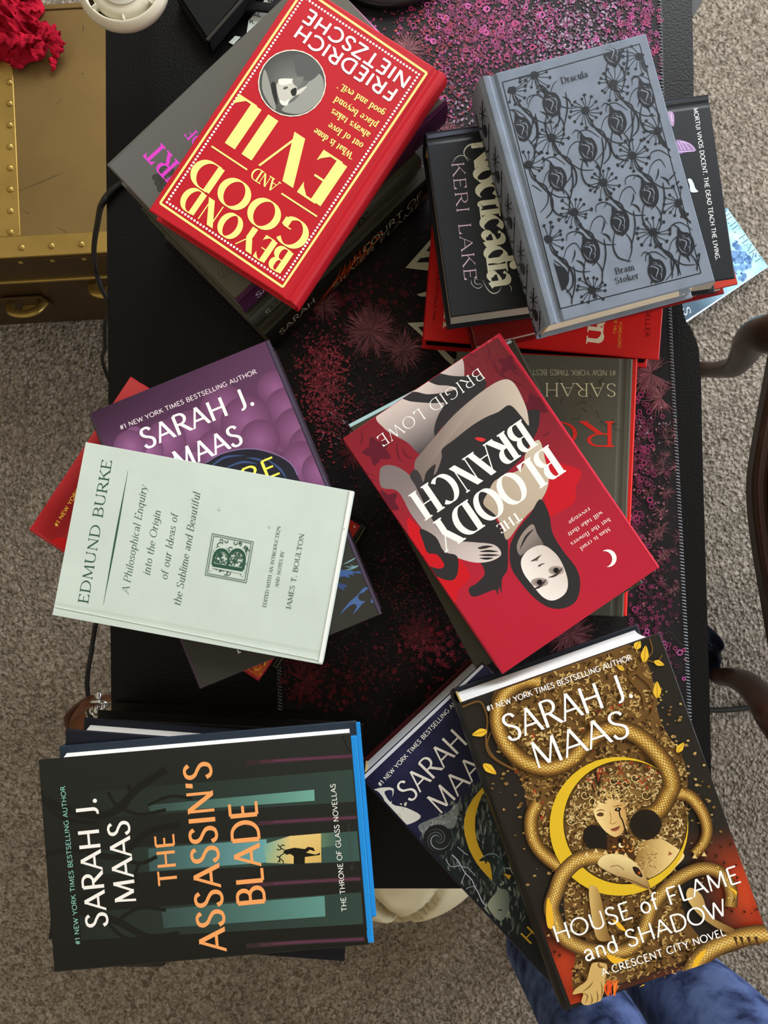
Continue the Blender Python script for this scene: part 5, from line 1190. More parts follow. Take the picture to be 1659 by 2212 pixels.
p.blob(c7((200, 1340), (430, 1345), (480, 1366), (660, 1350), (664, 1392), (540, 1390), (450, 1384), (490, 1420), (390, 1412), (410, 1470), (330, 1436), (200, 1450)), BL_, 2)
p.blob(c7((250, 2050), (400, 1850), (530, 1740), (610, 1640), (700, 1600), (780, 1610), (800, 1680), (830, 1800), (880, 1855), (760, 1862), (742, 1830), (772, 1740), (780, 1692), (740, 1702), (690, 1640), (640, 1690), (560, 1722), (546, 1790), (600, 1832), (660, 1830), (600, 1885), (540, 1965), (450, 2045), (520, 1935), (500, 1882), (430, 1892), (330, 1975)), (70, 98, 148), 2)
p.blob(c7((200, 1540), (300, 1560), (380, 1590), (330, 1620), (310, 1660), (220, 1610)), (52, 70, 108), 3)
for s_, w_ in (([(300, 1250), (420, 1190), (560, 1110)], 3), ([(340, 1340), (480, 1300), (610, 1225)], 3.4), ([(330, 1280), (430, 1290), (520, 1290)], 2), ([(420, 1250), (480, 1280), (560, 1260)], 2)): p.line(c7(*s_), w_, (112, 150, 156), 5, taper=True)
p.strip([(582, 737), (826, 1326)], 13, (72, 64, 82)); p.strip([(574, 737), (818, 1326)], 2.0, (44, 38, 50))
p.line(c((960, 1500), (966, 1518)), 2, (220, 220, 220), 0); p.line(c((962, 1508), (976, 1512)), 2, (220, 220, 220), 0)

# =================================================================== red book slanting below
b = B['D3']; p = b.pr; c = CV(50, 680, 2.07375)
p.grad([(68, 1140), (278, 815), (780, 1134), (556, 1470)], [(176, 36, 44), (190, 66, 66), (176, 40, 30), (196, 92, 34)], 14, 20, lambda u, v, q: mix(q, (120, 14, 18), max(0, NZ(u * 3 + 5, v * 6) * 1.2) * (1 if v < .8 else .3)))  # greyer light red at the head corner has sheen mixed into the colour
p.blob(c((130, 1010), (190, 1000), (200, 1060), (160, 1060)), (186, 20, 20), 4)
p.text('#1 NEW YORK TIMES BESTSELLING AUTHOR', c((152, 952))[0], c((474, 424))[0], 8, 'sansb', (246, 214, 70))
for k in range(16):
    x_, y_ = RA.uniform(980, 1080), RA.uniform(1560, 1640); squig(p, *c((x_, y_))[0], RA.uniform(6, 14), RA.uniform(0, 6), RA.choice([(230, 130, 40), (240, 170, 60), (90, 20, 10)]), 3)
p.poly(c7((468, 625), (494, 640), (496, 668), (480, 660)), (244, 240, 236)); p.strip([(773, 1118), (784, 1132), (772, 1152)], 3, (226, 110, 50))
b = B['D4']; p = b.pr; p.strip([(789, 1139), (594, 1447)], 1.6, (120, 116, 92)); p.strip([(783, 1135), (588, 1443)], 1.4, (90, 88, 70))

# =================================================================== black book with orange title
b = B['E1']; p = b.pr; c = CV(50, 1450, 2.07375)
p.grad([(121, 2091), (78, 1640), (764, 1586), (806, 2046)], [(24, 25, 21), (34, 36, 34), (40, 44, 41), (26, 25, 22)], 10, 10)
def band(q0, q1, q2, q3, ca, cb): p.grad(c(q0, q1, q2, q3), [ca, cb, cb, ca], 10, 2)
T0, T1, T2 = (34, 40, 35), (66, 88, 82), (94, 146, 136)
band((300, 540), (1475, 440), (1486, 584), (310, 660), T0, (50, 68, 62)); band((270, 806), (1496, 716), (1508, 850), (280, 914), T0, (58, 86, 80)); band((250, 1080), (1514, 990), (1524, 1132), (262, 1204), T0, (50, 70, 64))
band((560, 600), (1304, 530), (1306, 580), (570, 632), (54, 74, 70), (110, 168, 154)); band((560, 794), (1090, 752), (1096, 856), (566, 896), (60, 86, 84), (108, 166, 170)); band((620, 1066), (1350, 1006), (1354, 1098), (630, 1150), (56, 76, 72), (96, 150, 142))
p.grad(c((1075, 776), (1200, 736), (1210, 862), (1090, 858)), [(108, 166, 160), (226, 198, 130), (226, 190, 110), (150, 180, 140)], 6, 4); p.grad(c((1195, 738), (1334, 726), (1336, 856), (1205, 862)), [(228, 200, 128), (226, 196, 120), (214, 176, 96), (228, 190, 110)], 5, 4)
band((1334, 726), (1400, 720), (1402, 780), (1336, 790), (96, 124, 96), (70, 96, 88))
for y_ in (385, 660, 935, 1205):
    for k in range(3): p.line(c((1000 + 60 * k, y_ + 26 - 5 * k), (1250, y_ + 8), (1478 + (y_ - 385) * .06, y_ - 6)), 10 - 3 * k, mix((52, 40, 42), (92, 52, 72), k / 2), 6)
TR = (25, 26, 22)
for s_, w_ in (([(60, 560), (200, 620), (380, 640), (520, 520), (640, 440)], 16), ([(70, 520), (110, 600), (180, 660), (330, 680)], 9), ([(360, 650), (440, 620), (480, 560), (470, 510)], 9), ([(90, 820), (240, 800), (420, 830), (560, 720), (700, 690)], 13), ([(420, 830), (520, 860), (600, 830)], 8), ([(380, 540), (420, 600), (520, 640), (640, 620)], 7), ([(110, 1100), (260, 1080), (420, 1120), (560, 1190), (700, 1180)], 15), ([(420, 1120), (520, 1060), (640, 1070)], 8), ([(360, 1100), (420, 1170), (480, 1200)], 7), ([(520, 860), (500, 930), (540, 990)], 7), ([(560, 600), (660, 560), (760, 570)], 6), ([(200, 1090), (260, 1020), (350, 1000)], 7)):
    p.line(c(*s_), w_, TR, 8, taper=False)
DK = (24, 22, 18)
p.poly(c((1172, 800), (1215, 790), (1262, 796), (1276, 786), (1300, 790), (1308, 806), (1296, 804), (1286, 799), (1268, 812), (1310, 821), (1331, 812), (1329, 823), (1262, 832), (1262, 864), (1212, 864), (1212, 828), (1196, 818), (1180, 822), (1164, 812)), DK)
for s_ in ([(1170, 800), (1152, 790), (1142, 776)], [(1160, 794), (1146, 800), (1136, 796)], [(1152, 790), (1160, 778), (1172, 782)], [(1168, 816), (1150, 830), (1150, 856)], [(1156, 826), (1142, 832), (1138, 826)], [(1150, 838), (1164, 850), (1166, 860)], [(1150, 846), (1140, 856)]): p.line(c(*s_), 2.2, DK, 4)
OR = (250, 168, 100)
p.text('#1 NEW YORK TIMES BESTSELLING AUTHOR', c((256, 1224))[0], c((187, 514))[0], 9.6, 'sansb', (140, 206, 192))
p.text('SARAH J.', c((380, 1142))[0], c((326, 566))[0], 45, 'flare', (252, 250, 246)); p.text('MAAS', c((507, 1034))[0], c((472, 666))[0], 45, 'flare', (252, 250, 246))
p.text('THE', c((692, 957))[0], c((672, 726))[0], 39, 'flare', OR); p.text("ASSASSIN'S", c((912, 1250))[0], c((838, 402))[0], 57, 'flare', OR); p.text('BLADE', c((1083, 1044))[0], c((1042, 578))[0], 57, 'flare', OR)
p.text('THE THRONE OF GLASS NOVELLAS', c((1450, 1074))[0], c((1398, 503))[0], 10.5, 'sansb', (240, 240, 236)); p.text('BLOOMSBURY', c((1478, 890))[0], c((1462, 680))[0], 5, 'sans', (78, 80, 74))
p.line(c((1430, 290), (1448, 330), (1466, 362)), 1.4, (20, 22, 20), 4)

# =================================================================== navy book with statue
b = B['F2']; p = b.pr; c = CV(770, 1560, 3.5298)
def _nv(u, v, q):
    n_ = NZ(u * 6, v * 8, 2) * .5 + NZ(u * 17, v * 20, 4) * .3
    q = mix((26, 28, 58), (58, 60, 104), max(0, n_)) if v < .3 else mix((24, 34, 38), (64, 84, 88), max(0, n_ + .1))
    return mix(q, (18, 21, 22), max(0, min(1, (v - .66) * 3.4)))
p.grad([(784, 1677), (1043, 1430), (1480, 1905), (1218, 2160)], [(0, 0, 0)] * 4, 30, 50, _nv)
p.blob(c((40, 430), (84, 522), (180, 500), (285, 508), (268, 620), (380, 652), (490, 712), (440, 762), (330, 792), (210, 780), (90, 650)), (222, 222, 214), 3)
for s_ in ([(92, 530), (150, 520), (200, 570), (216, 620), (190, 636), (140, 596)], [(214, 530), (272, 522), (266, 604), (240, 588)]): p.blob(c(*s_), (34, 34, 70), 4)
for k in range(16): x_, y_ = RA.uniform(100, 380), RA.uniform(620, 760); p.disc(c((x_, y_))[0], RA.uniform(2, 6), (196, 190, 160), (214, 210, 190), 8, ry=RA.uniform(1.5, 3), rot=RA.uniform(0, 3))
for k in range(620):
    v_ = RA.random(); u_0 = RA.uniform(.02, .9); s_ = RA.uniform(6, 26)
    x_ = 784 + u_0 * 259 * .9 + (v_ * .46 + .26) * 434; y_ = 1677 - u_0 * 247 * .9 + (v_ * .46 + .26) * 480
    f_ = .5 + .5 * NZ(u_0 * 4, v_ * 5, 8); col = mix((44, 56, 58), (196, 206, 192), max(0, min(1, f_ * 1.25 * RA.uniform(.2, 1.0)))); col = mix(col, (26, 32, 34), max(0, u_0 - .35) * 1.5)
    p.line([(x_, y_), (x_ + RA.uniform(-3, 3), y_ + s_ * .5), (x_ + RA.uniform(-5, 5), y_ + s_)], RA.uniform(2, 6), col, 3, taper=True)
p.blob(c((470, 790), (560, 740), (690, 690), (752, 622), (776, 640), (764, 760), (724, 810), (600, 800), (520, 856)), (118, 126, 128), 4)
for k in range(40): x_ = RA.uniform(500, 760); squig(p, *c((x_, RA.uniform(820 - (x_ - 480) * .7, 840 - (x_ - 480) * .3)))[0], RA.uniform(3, 7), RA.uniform(0, 6), RA.choice([(170, 176, 172), (70, 78, 82), (150, 158, 156)]), 2)
for (x_, y_), r_ in (((620, 890), 31), ((360, 868), 15)):
    p.disc(c((x_, y_))[0], r_, (40, 46, 50), (24, 28, 30), 28)
    for m_ in range(3): p.line([(c((x_, y_))[0][0] + (r_ * (.92 - .09 * j - .05 * m_)) * math.cos(j * .62 + m_ * 1.9), c((x_, y_))[0][1] + (r_ * (.92 - .09 * j - .05 * m_)) * math.sin(j * .62 + m_ * 1.9)) for j in range(10)], 2.2 - .5 * m_, ((150, 164, 166), (96, 110, 114), (120, 134, 136))[m_], 4, taper=True)
p.poly(c((975, 480), (930, 530), (890, 580), (855, 640), (835, 690), (822, 740), (819, 800), (826, 860), (840, 910), (860, 970), (890, 1030), (920, 1080), (960, 1130), (1000, 1175), (1036, 1206), (1030, 1140), (1018, 1078), (985, 1040), (958, 1000), (932, 945), (915, 890), (905, 830), (903, 780), (906, 720), (917, 670), (935, 610), (955, 560), (985, 520)), (226, 184, 48))
p.poly(c((1116, 1150), (1180, 1166), (1162, 1200)), (226, 184, 48))
for s_, w_, col in (([(940, 1050), (985, 1016), (1050, 1012), (1100, 1050), (1096, 1110), (1056, 1160), (1070, 1230), (1140, 1280), (1200, 1330)], 8, (40, 62, 66)), ([(950, 1040), (1000, 1006), (1060, 1006), (1110, 1050)], 2.6, (130, 160, 160)), ([(1140, 1080), (1100, 1120), (1090, 1180), (1120, 1240)], 6, (60, 84, 86)), ([(1120, 1110), (1180, 1120), (1220, 1180)], 4, (150, 164, 160))): p.line(c(*s_), w_, col, 6, taper=True)
p.blob(c((938, 1046), (985, 1026), (1000, 1050), (985, 1080), (975, 1056), (946, 1060)), (30, 46, 50), 3)
sb = smooth_path(c((1060, 1300), (1110, 1270), (1160, 1300), (1160, 1420), (1110, 1510), (1050, 1480), (1000, 1390)), 5, True); p.poly(sb, [mix((180, 190, 172), (90, 108, 108), max(0, min(1, (q[0] - 1050) / 60))) for q in sb])
p.blob(c((975, 1400), (1020, 1470), (1050, 1590), (1000, 1540)), (150, 162, 148), 4); p.line(c((1080, 1430), (1110, 1432)), 2.5, (26, 30, 30), 2)
for s_, w_ in (([(730, 1010), (770, 1050), (800, 1100), (830, 1150), (880, 1200), (900, 1250), (930, 1300), (960, 1370), (995, 1400)], 2.2), ([(800, 1100), (850, 1110), (905, 1170)], 1.2), ([(830, 1150), (800, 1220), (790, 1260)], 1.2), ([(770, 950), (830, 1000), (850, 1010)], 1.4), ([(680, 1040), (720, 1100), (790, 1090)], 1.2), ([(900, 1250), (850, 1260), (820, 1290)], 1)): p.line(c(*s_), w_, (206, 210, 236), 2)
IW = (246, 244, 238)
p.text('#1 NEW YORK TIMES BESTSELLING AUTHOR', c((182, 492))[0], c((856, -244))[0], 9, 'sansb', IW)
p.text('SARAH J.', c((412, 612))[0], c((985, 20))[0], 46, 'light', IW); p.text('MAAS', c((640, 704))[0], c((1066, 264))[0], 46, 'light', IW)
p.text('HOUSE', c((1322, 1696))[0], c((1650, 1360))[0], 31, 'light', (226, 184, 48))
p.strip(c((52, 424), (960, -436)), 9, (206, 210, 220)); p.strip(c((20, 440), (1600, 2110)), 4, (28, 30, 52))

# =================================================================== golden snake book
b = B['F1']; p = b.pr; c3 = CV(760, 1330, 1.8454); c10 = CV(980, 1360, 3.318); c11 = CV(1100, 1600, 2.968); c12 = CV(1130, 1860, 3.136)
CT = [(984, 1522), (1419, 1370), (1672, 2035), (1228, 2172)]
def UV(u, v): return ((CT[0][0] * (1 - u) + CT[1][0] * u) * (1 - v) + (CT[3][0] * (1 - u) + CT[2][0] * u) * v, (CT[0][1] * (1 - u) + CT[1][1] * u) * (1 - v) + (CT[3][1] * (1 - u) + CT[2][1] * u) * v)
def _fl(u, v, q):
    n_ = NZ(u * 5, v * 7, 9) * .35
    r1 = max(0, min(1, (u - .74) * 5)) * max(0, min(1, (v - .58 + n_ * .3) * 5)); r2 = max(0, min(1, (.26 - u) * 5)) * max(0, min(1, (v - .70 + n_ * .3) * 6)); r3 = max(0, min(1, (v - .96) * 12))
    return mix((37, 34, 29), mix((150, 44, 24), (206, 74, 34), max(0, min(1, .4 + n_ * 2))), max(r1, r2, r3 * .7))
p.grad(CT, [(37, 34, 29)] * 4, 40, 60, _fl)
clo = smooth_path(c3((570, 300), (700, 232), (1000, 140), (1120, 120), (1190, 220), (1230, 420), (1330, 600), (1330, 850), (1290, 1000), (1330, 1200), (1400, 1330), (1200, 1420), (900, 1500), (890, 1350), (850, 1200), (830, 1000), (720, 900), (690, 700), (640, 600), (560, 470)), 5, True)
p.poly(clo, (108, 78, 40))
n_ = 0
while n_ < 2300:
    u, v = RA.uniform(.03, .92), RA.uniform(.01, .995); q = UV(u, v)
    if not in_poly(q, clo): continue
    n_ += 1; f_ = max(0, min(1, .55 + .8 * NZ(u * 6, v * 9, 1))); hi = mix((136, 98, 46), (226, 194, 122), f_) if RA.random() < .66 else mix((34, 22, 10), (80, 54, 24), f_)
    if RA.random() < .035 and .15 < v < .42: hi = (176, 60, 36)
    squig(p, q[0], q[1], RA.uniform(4.5, 10), RA.uniform(0, 6.28), hi, RA.uniform(2.2, 5))
# loose stones and chips in the dark border
for k in range(210):
    s_ = RA.random(); u = RA.choice([RA.gauss(.12, .05), RA.gauss(.93, .04), RA.gauss(.17, .05), RA.gauss(.87, .05)]); v = RA.uniform(.14, .9); q = UV(max(.02, min(.985, u)), v)
    a0 = RA.uniform(0, 6); r_ = RA.uniform(2.2, 6.2); col = mix((120, 86, 44), (222, 188, 118), RA.random())
    red = (u > .82 and v > .66) or (u < .2 and v > .78)
    if red: col = (58, 24, 12)
    p.poly([(q[0] + r_ * RA.uniform(.6, 1.2) * math.cos(a0 + j * 1.26), q[1] + r_ * .75 * RA.uniform(.6, 1.2) * math.sin(a0 + j * 1.26)) for j in range(5)], [mix(col, (40, 26, 12), .12 * j) for j in range(5)])
for s_, w_ in (([(60, 552), (180, 512), (226, 580), (240, 660), (230, 760), (240, 860), (300, 930), (430, 1000)], 4), ([(270, 720), (240, 820), (300, 920), (420, 990)], 3), ([(1380, 210), (1320, 300), (1400, 380), (1440, 480), (1420, 600), (1380, 640)], 9), ([(1320, 300), (1260, 340), (1350, 460), (1370, 560)], 7), ([(1380, 210), (1420, 150), (1400, 60)], 3), ([(1380, 215), (1450, 230), (1490, 180)], 3), ([(1300, 180), (1320, 260), (1330, 320)], 4)): p.line(c10(*s_), w_, (104, 74, 36), 6)
for a_, e_, w_ in (((1360, 235), (1372, 112), 17), ((1300, 140), (1330, 75), 16), ((1430, 225), (1505, 252), 12), ((1455, 490), (1452, 368), 17), ((240, 722), (130, 752), 17), ((208, 958), (304, 1032), 17), ((1594, 878), (1646, 806), 14), ((1220, 290), (1160, 250), 9)): leaf(p, c10(a_)[0], c10(e_)[0], w_, (228, 184, 52), (150, 104, 20))
# wide figure of the crowned woman: paler filigree inside the moon
inn = (740, 515); 
p.disc(c11(inn)[0], 392 / 2.968, (150, 116, 62), (96, 70, 34), 48)
for k in range(1500):
    a_, r_ = RA.uniform(0, 6.28), 385 * math.sqrt(RA.random()); x_, y_ = inn[0] + r_ * math.cos(a_), inn[1] + r_ * math.sin(a_)
    hi = mix((160, 122, 64), (240, 216, 156), RA.random()) if RA.random() < .7 else mix((52, 34, 16), (96, 66, 30), RA.random())
    if y_ < 300 and RA.random() < .16: hi = (184, 66, 42)
    squig(p, *c11((x_, y_))[0], RA.uniform(4, 9), RA.uniform(0, 6.28), hi, RA.uniform(1.6, 3.8))
for (x_, y_), r_ in (((690, 320), 10), ((740, 270), 8), ((535, 380), 11), ((480, 340), 9), ((660, 250), 8), ((870, 340), 10), ((390, 510), 8), ((800, 230), 9)):
    q = c11((x_, y_))[0]; p.line([(q[0] + r_ * (1 - .1 * j) * math.cos(j * .75), q[1] + r_ * (1 - .1 * j) * math.sin(j * .75)) for j in range(10)], 3.6, (58, 42, 20), 3); p.line([(q[0] + r_ * 1.2 * (1 - .1 * j) * math.cos(j * .75 + .5), q[1] + r_ * 1.2 * (1 - .1 * j) * math.sin(j * .75 + .5)) for j in range(9)], 2.0, (214, 184, 120), 3)
p.line(c11((548, 180), (556, 240), (570, 290)), 3, (40, 26, 14), 3); p.line(c11((590, 200), (575, 250), (570, 290)), 2, (40, 26, 14), 3)
SN = [(48, 32, 14), (120, 86, 38), (196, 150, 66), (236, 200, 112), (206, 160, 72), (120, 84, 34), (52, 34, 14)]
def snake(pts, w0, w1, hl=0, seed=0, light=0.0):
    P = smooth_path(pts, 10); n = len(P); ws = [w0 + (w1 - w0) * k / (n - 1) for k in range(n)]
    cr = [mix(s_, (250, 226, 150), light * (1 if 0 < j < 6 else .3)) for j, s_ in enumerate(SN)]
    cr = cr[hl:] + cr[:0] if hl else cr
    p.strip(P, ws, (0, 0, 0), cross=cr)
    r_ = random.Random(seed); ln = 9
    def off(k, f):
        t = Vector((P[min(k + 1, n - 1)][0] - P[max(k - 1, 0)][0], P[min(k + 1, n - 1)][1] - P[max(k - 1, 0)][1]))
        if t.length < 1e-6: t = Vector((1, 0))
        t.normalize(); return (P[k][0] - t.y * f * ws[k], P[k][1] + t.x * f * ws[k])
    for k in range(-ln, n, 2):            # diamond lattice of scales
        for sg in (1, -1):
            L_ = [off(k + j, sg * (-.44 + .88 * j / ln)) for j in range(ln + 1) if 0 <= k + j < n]
            if len(L_) > 2: p.strip(L_, .8, (112, 78, 32))
    for k in range(2, n - 2):
        if r_.random() < .35: q_ = off(k, r_.uniform(-.3, .3)); p.disc(q_, r_.uniform(.8, 1.7), (248, 216, 100), n=6)
snake(c11((180, 392), (140, 480), (142, 590), (190, 690), (290, 780), (400, 850)), 30, 30, seed=2)
snake(c11((1060, 330), (1150, 350), (1230, 450), (1262, 560), (1240, 650), (1180, 720)), 30, 22, seed=3)
snake(c10((620, 366), (520, 362), (430, 400), (352, 480), (312, 600), (330, 730), (400, 850), (520, 950), (680, 985), (830, 930), (930, 830), (1040, 735), (1180, 706), (1320, 760), (1440, 870), (1530, 1000), (1556, 1110)) + c11((1006, 350), (950, 440), (850, 486)), 34, 40, seed=4)
p.disc(c11((548, 618))[0], 25, (26, 22, 18), (30, 24, 18), 24, ry=30, rot=.3); p.disc(c11((868, 530))[0], 34, (26, 22, 18), (34, 26, 18), 26, ry=32, rot=-.3)
fc = smooth_path(c11((532, 420), (556, 360), (620, 330), (690, 346), (732, 400), (744, 470), (738, 540), (704, 600), (664, 608), (610, 572), (562, 512), (538, 460)), 4, True)
p.poly(fc, [mix((240, 212, 146), (196, 150, 84), max(0, min(1, (q[0] - c11((600, 0))[0][0]) / 50))) for q in fc])
p.line(c11((552, 448), (580, 436), (612, 444)), 2.4, (120, 80, 40), 4, taper=True); p.line(c11((660, 420), (690, 410), (720, 406)), 2.4, (110, 74, 36), 4, taper=True)
p.blob(c11((554, 468), (576, 452), (600, 460), (594, 476), (570, 478)), (84, 56, 30), 3); p.blob(c11((668, 436), (690, 420), (712, 428), (704, 442), (684, 446)), (44, 28, 16), 3); p.disc(c11((690, 432))[0], 1.6, (250, 236, 180), n=8)
p.line(c11((698, 440), (706, 480), (722, 510), (746, 600)), 3, (28, 18, 12), 4); p.line(c11((640, 450), (648, 500), (640, 520), (662, 526), (682, 514)), 1.8, (170, 122, 66), 4); p.blob(c11((644, 562), (670, 550), (704, 540), (690, 566), (664, 574)), (150, 84, 54), 3); p.line(c11((644, 562), (674, 558), (706, 542)), 1.4, (84, 40, 26), 3)
for k in range(150):
    t_ = RA.uniform(-.1, 1.1); x_ = 520 + 240 * t_ + RA.gauss(0, 10); y_ = 440 - 105 * math.sin(PI * max(0, min(1, t_))) + RA.gauss(0, 16)
    if y_ > 395 and 560 < x_ < 725: continue
    squig(p, *c11((x_, y_))[0], RA.uniform(4, 8), RA.uniform(0, 6.28), RA.choice([(226, 198, 134), (150, 112, 58), (70, 48, 22), (200, 164, 96)]), RA.uniform(2, 3.6))
p.line(c11((606, 352), (606, 392)), 1.8, (80, 54, 26), 0); p.line(c11((588, 372), (624, 372)), 1.8, (80, 54, 26), 0)
p.blob(c11((630, 600), (664, 614), (730, 600), (790, 690), (780, 760), (640, 720), (622, 650)), (74, 46, 20), 4)
for k in range(26): squig(p, *c11((RA.uniform(635, 790), RA.uniform(620, 740)))[0], RA.uniform(4, 8), RA.uniform(0, 6), RA.choice([(190, 120, 44), (214, 150, 66), (40, 24, 12)]), 2.6)
crescent(p, (712, 660), 17, (722, 654), 15, (246, 232, 190), c11); p.disc(c11((705, 630))[0], 6, (24, 18, 14), n=12)
sh = smooth_path(c11((850, 640), (960, 622), (1050, 670), (1116, 728), (1060, 800), (1000, 860), (900, 880), (800, 800), (820, 700)), 4, True); p.poly(sh, [mix((150, 112, 56), (238, 208, 140), max(0, min(1, (q[0] - c11((820, 0))[0][0]) / 70))) for q in sh])
for k in range(70): squig(p, *c11((RA.uniform(800, 960), RA.uniform(650, 860)))[0], RA.uniform(3, 6), RA.uniform(0, 6), RA.choice([(206, 170, 98), (140, 102, 48), (222, 190, 120)]), 2)
p.poly(c11((1016, 700), (1040, 718), (1012, 728)), (150, 90, 50))
crescent(p, (697, 541), 443, (740, 514), 396, (222, 184, 40), c11)
p.strip([c11((738 + 394 * math.cos(t_), 515 + 394 * math.sin(t_)))[0] for t_ in [math.radians(a_) for a_ in range(20, 262, 6)]], 1.6, (40, 28, 10))
snake(c11((620, 744), (540, 734), (430, 762), (340, 850), (296, 960), (266, 1060)) + c12((214, 400), (250, 480), (320, 540), (440, 590), (580, 606), (700, 590), (780, 520), (826, 420), (870, 300), (950, 190), (1060, 100), (1190, 44), (1300, 56), (1370, 120), (1402, 210), (1396, 300)), 36, 27, seed=6, light=.12)
snake(c12((1120, 760), (1180, 660), (1280, 580), (1420, 520), (1560, 488), (1720, 490)), 40, 42, seed=7, light=.1)
for x_ in (1410, 1450, 1500, 1550): p.poly(c12((x_, 500), (x_ + 26, 500), (x_ + 34, 570)), (70, 44, 22))
hd = smooth_path(c11((600, 726), (680, 716), (740, 730), (800, 772), (850, 830), (896, 925), (864, 936), (780, 902), (700, 864), (620, 826), (560, 780)), 3, True); p.poly(hd, [mix((232, 210, 150), (150, 112, 60), max(0, min(1, (q[1] - c11((0, 760))[0][1]) / 50))) for q in hd])
for x_, y_ in ((490, 716), (550, 694), (610, 704), (680, 708), (738, 720), (1180, 730), (1240, 716)): q = c11((x_ - 16, y_ + 14), (x_, y_ - 14), (x_ + 18, y_ + 16)); p.poly(q, (222, 194, 130))
p.blob(c11((784, 800), (820, 806), (846, 852), (838, 866), (800, 840)), (40, 22, 14), 4); p.disc(c11((826, 838))[0], 3.6, (226, 110, 40), (80, 34, 14), 12); p.line(c11((700, 862), (790, 892), (880, 934)), 1.8, (84, 56, 26), 4); p.line(c11((640, 800), (690, 790), (730, 820)), 1.6, (130, 96, 50), 4)
# arms and open hand at the foot
for q in (((440, 170), (500, 180), (540, 330), (570, 470), (590, 520), (500, 520), (460, 380)), ((1120, 170), (1200, 220), (1260, 360), (1420, 450), (1360, 470), (1200, 370), (1100, 240))):
    a_ = smooth_path(c12(*q), 4, True); x0_ = min(s_[0] for s_ in a_); x1_ = max(s_[0] for s_ in a_); p.poly(a_, [mix((214, 180, 110), (120, 86, 40), (s_[0] - x0_) / (x1_ - x0_)) for s_ in a_])
p.blob(c12((468, 676), (560, 690), (548, 790), (545, 850), (520, 930), (490, 950), (420, 962), (388, 940), (400, 880), (332, 890), (352, 850), (420, 800), (440, 740)), (206, 172, 104), 4)
for s_ in ([(400, 880), (430, 900), (416, 950)], [(450, 880), (462, 930), (450, 956)], [(490, 860), (500, 910), (490, 946)], [(470, 800), (440, 840), (396, 872)], [(520, 800), (530, 860), (520, 920)]): p.line(c12(*s_), 2.6, (120, 84, 40), 4, taper=True)
crescent(p, (520, 690), 22, (528, 684), 18, (130, 92, 44), c12)
for s_ in (((160, 240), (190, 300), (200, 430), (165, 440), (150, 360)), ((560, 620), (680, 650), (760, 620), (640, 680), (590, 670)), ((1380, 170), (1430, 220), (1400, 290), (1440, 200)), ((600, 390), (640, 400), (690, 460), (650, 450)), ((740, 870), (810, 820), (800, 850), (760, 880)), ((1140, 740), (1150, 660), (1200, 600), (1230, 600))): p.blob(c12(*s_), (236, 182, 44), 3)
for k in range(40): x_ = RA.uniform(560, 1150); squig(p, *c12((x_, RA.uniform(640, 860) - (x_ - 560) * .2))[0], RA.uniform(4, 8), RA.uniform(0, 6), RA.choice([(120, 86, 50), (60, 40, 20), (190, 150, 90)]), 3)
for k in range(12): x_ = RA.uniform(560, 620); p.line(c12((x_, 900), (x_ + RA.uniform(-20, 20), 840), (x_ + RA.uniform(-20, 30), 790)), 4, RA.choice([(220, 80, 30), (240, 130, 50)]), 3, taper=True)
p.strip([CT[0], CT[3]], 10, (30, 27, 24))
def glow(s_, a_, e_, cp, f_):
    p.text(s_, a_, e_, cp, f_, (252, 252, 250))
glow('#1 NEW YORK TIMES BESTSELLING AUTHOR', c10((238, 582))[0], c10((1272, 210))[0], 11.5, 'sansb')
glow('SARAH J.', c10((390, 798))[0], c10((1288, 474))[0], 56, 'light'); glow('MAAS', c10((590, 992))[0], c10((1268, 748))[0], 57, 'light')
glow('HOUSE of FLAME', c12((218, 540))[0], c12((1468, 128))[0], 35, 'sans'); glow('and SHADOW', c12((418, 668))[0], c12((1378, 350))[0], 35, 'sans'); glow('A CRESCENT CITY NOVEL', c12((532, 766))[0], c12((1366, 488))[0], 15, 'sansb')

# =================================================================== desk mat print
mp_ = Print(lambda x, y: W2((x, y), MZ), FPX / (CAM_Z - MZ)); mp_.step = 1.2e-7
def flowers(n, cx, cy, sx, sy, cols, size, shape='petal', ang=None):
    for k in range(n):
        x, y = RA.gauss(cx, sx), RA.gauss(cy, sy)
        if not in_poly((x, y), mat_out): continue
        col = mix(RA.choice(cols), (14, 10, 12), RA.random() ** 2 * .6); s_ = size * RA.uniform(.5, 1.25)
        if shape == 'petal':
            a_ = RA.uniform(0, 6.28) if ang is None else ang + RA.gauss(0, .5); ca, sa = math.cos(a_), math.sin(a_)
            mp_.poly([(x, y), (x + s_ * ca * .5 - s_ * sa * .32, y + s_ * sa * .5 + s_ * ca * .32), (x + s_ * ca, y + s_ * sa), (x + s_ * ca * .5 + s_ * sa * .32, y + s_ * sa * .5 - s_ * ca * .32)], [mix(col, (20, 8, 12), .5), col, mix(col, (255, 210, 235), .12), col])
        elif shape == 'ring':
            mp_.ring((x, y), s_, s_ * .55, col, 9)
        elif shape == 'star':
            for j in range(5): a_ = j * 1.2566 + x; mp_.poly([(x, y), (x + s_ * math.cos(a_ - .3) * .7, y + s_ * math.sin(a_ - .3) * .7), (x + s_ * math.cos(a_), y + s_ * math.sin(a_)), (x + s_ * math.cos(a_ + .3) * .7, y + s_ * math.sin(a_ + .3) * .7)], col)
mat_in = [(590, -125), (596, 1500), (612, 1630), (1440, 1630), (1440, 1300), (1418, 1000), (1406, 760), (1390, 300), (1384, -125)]
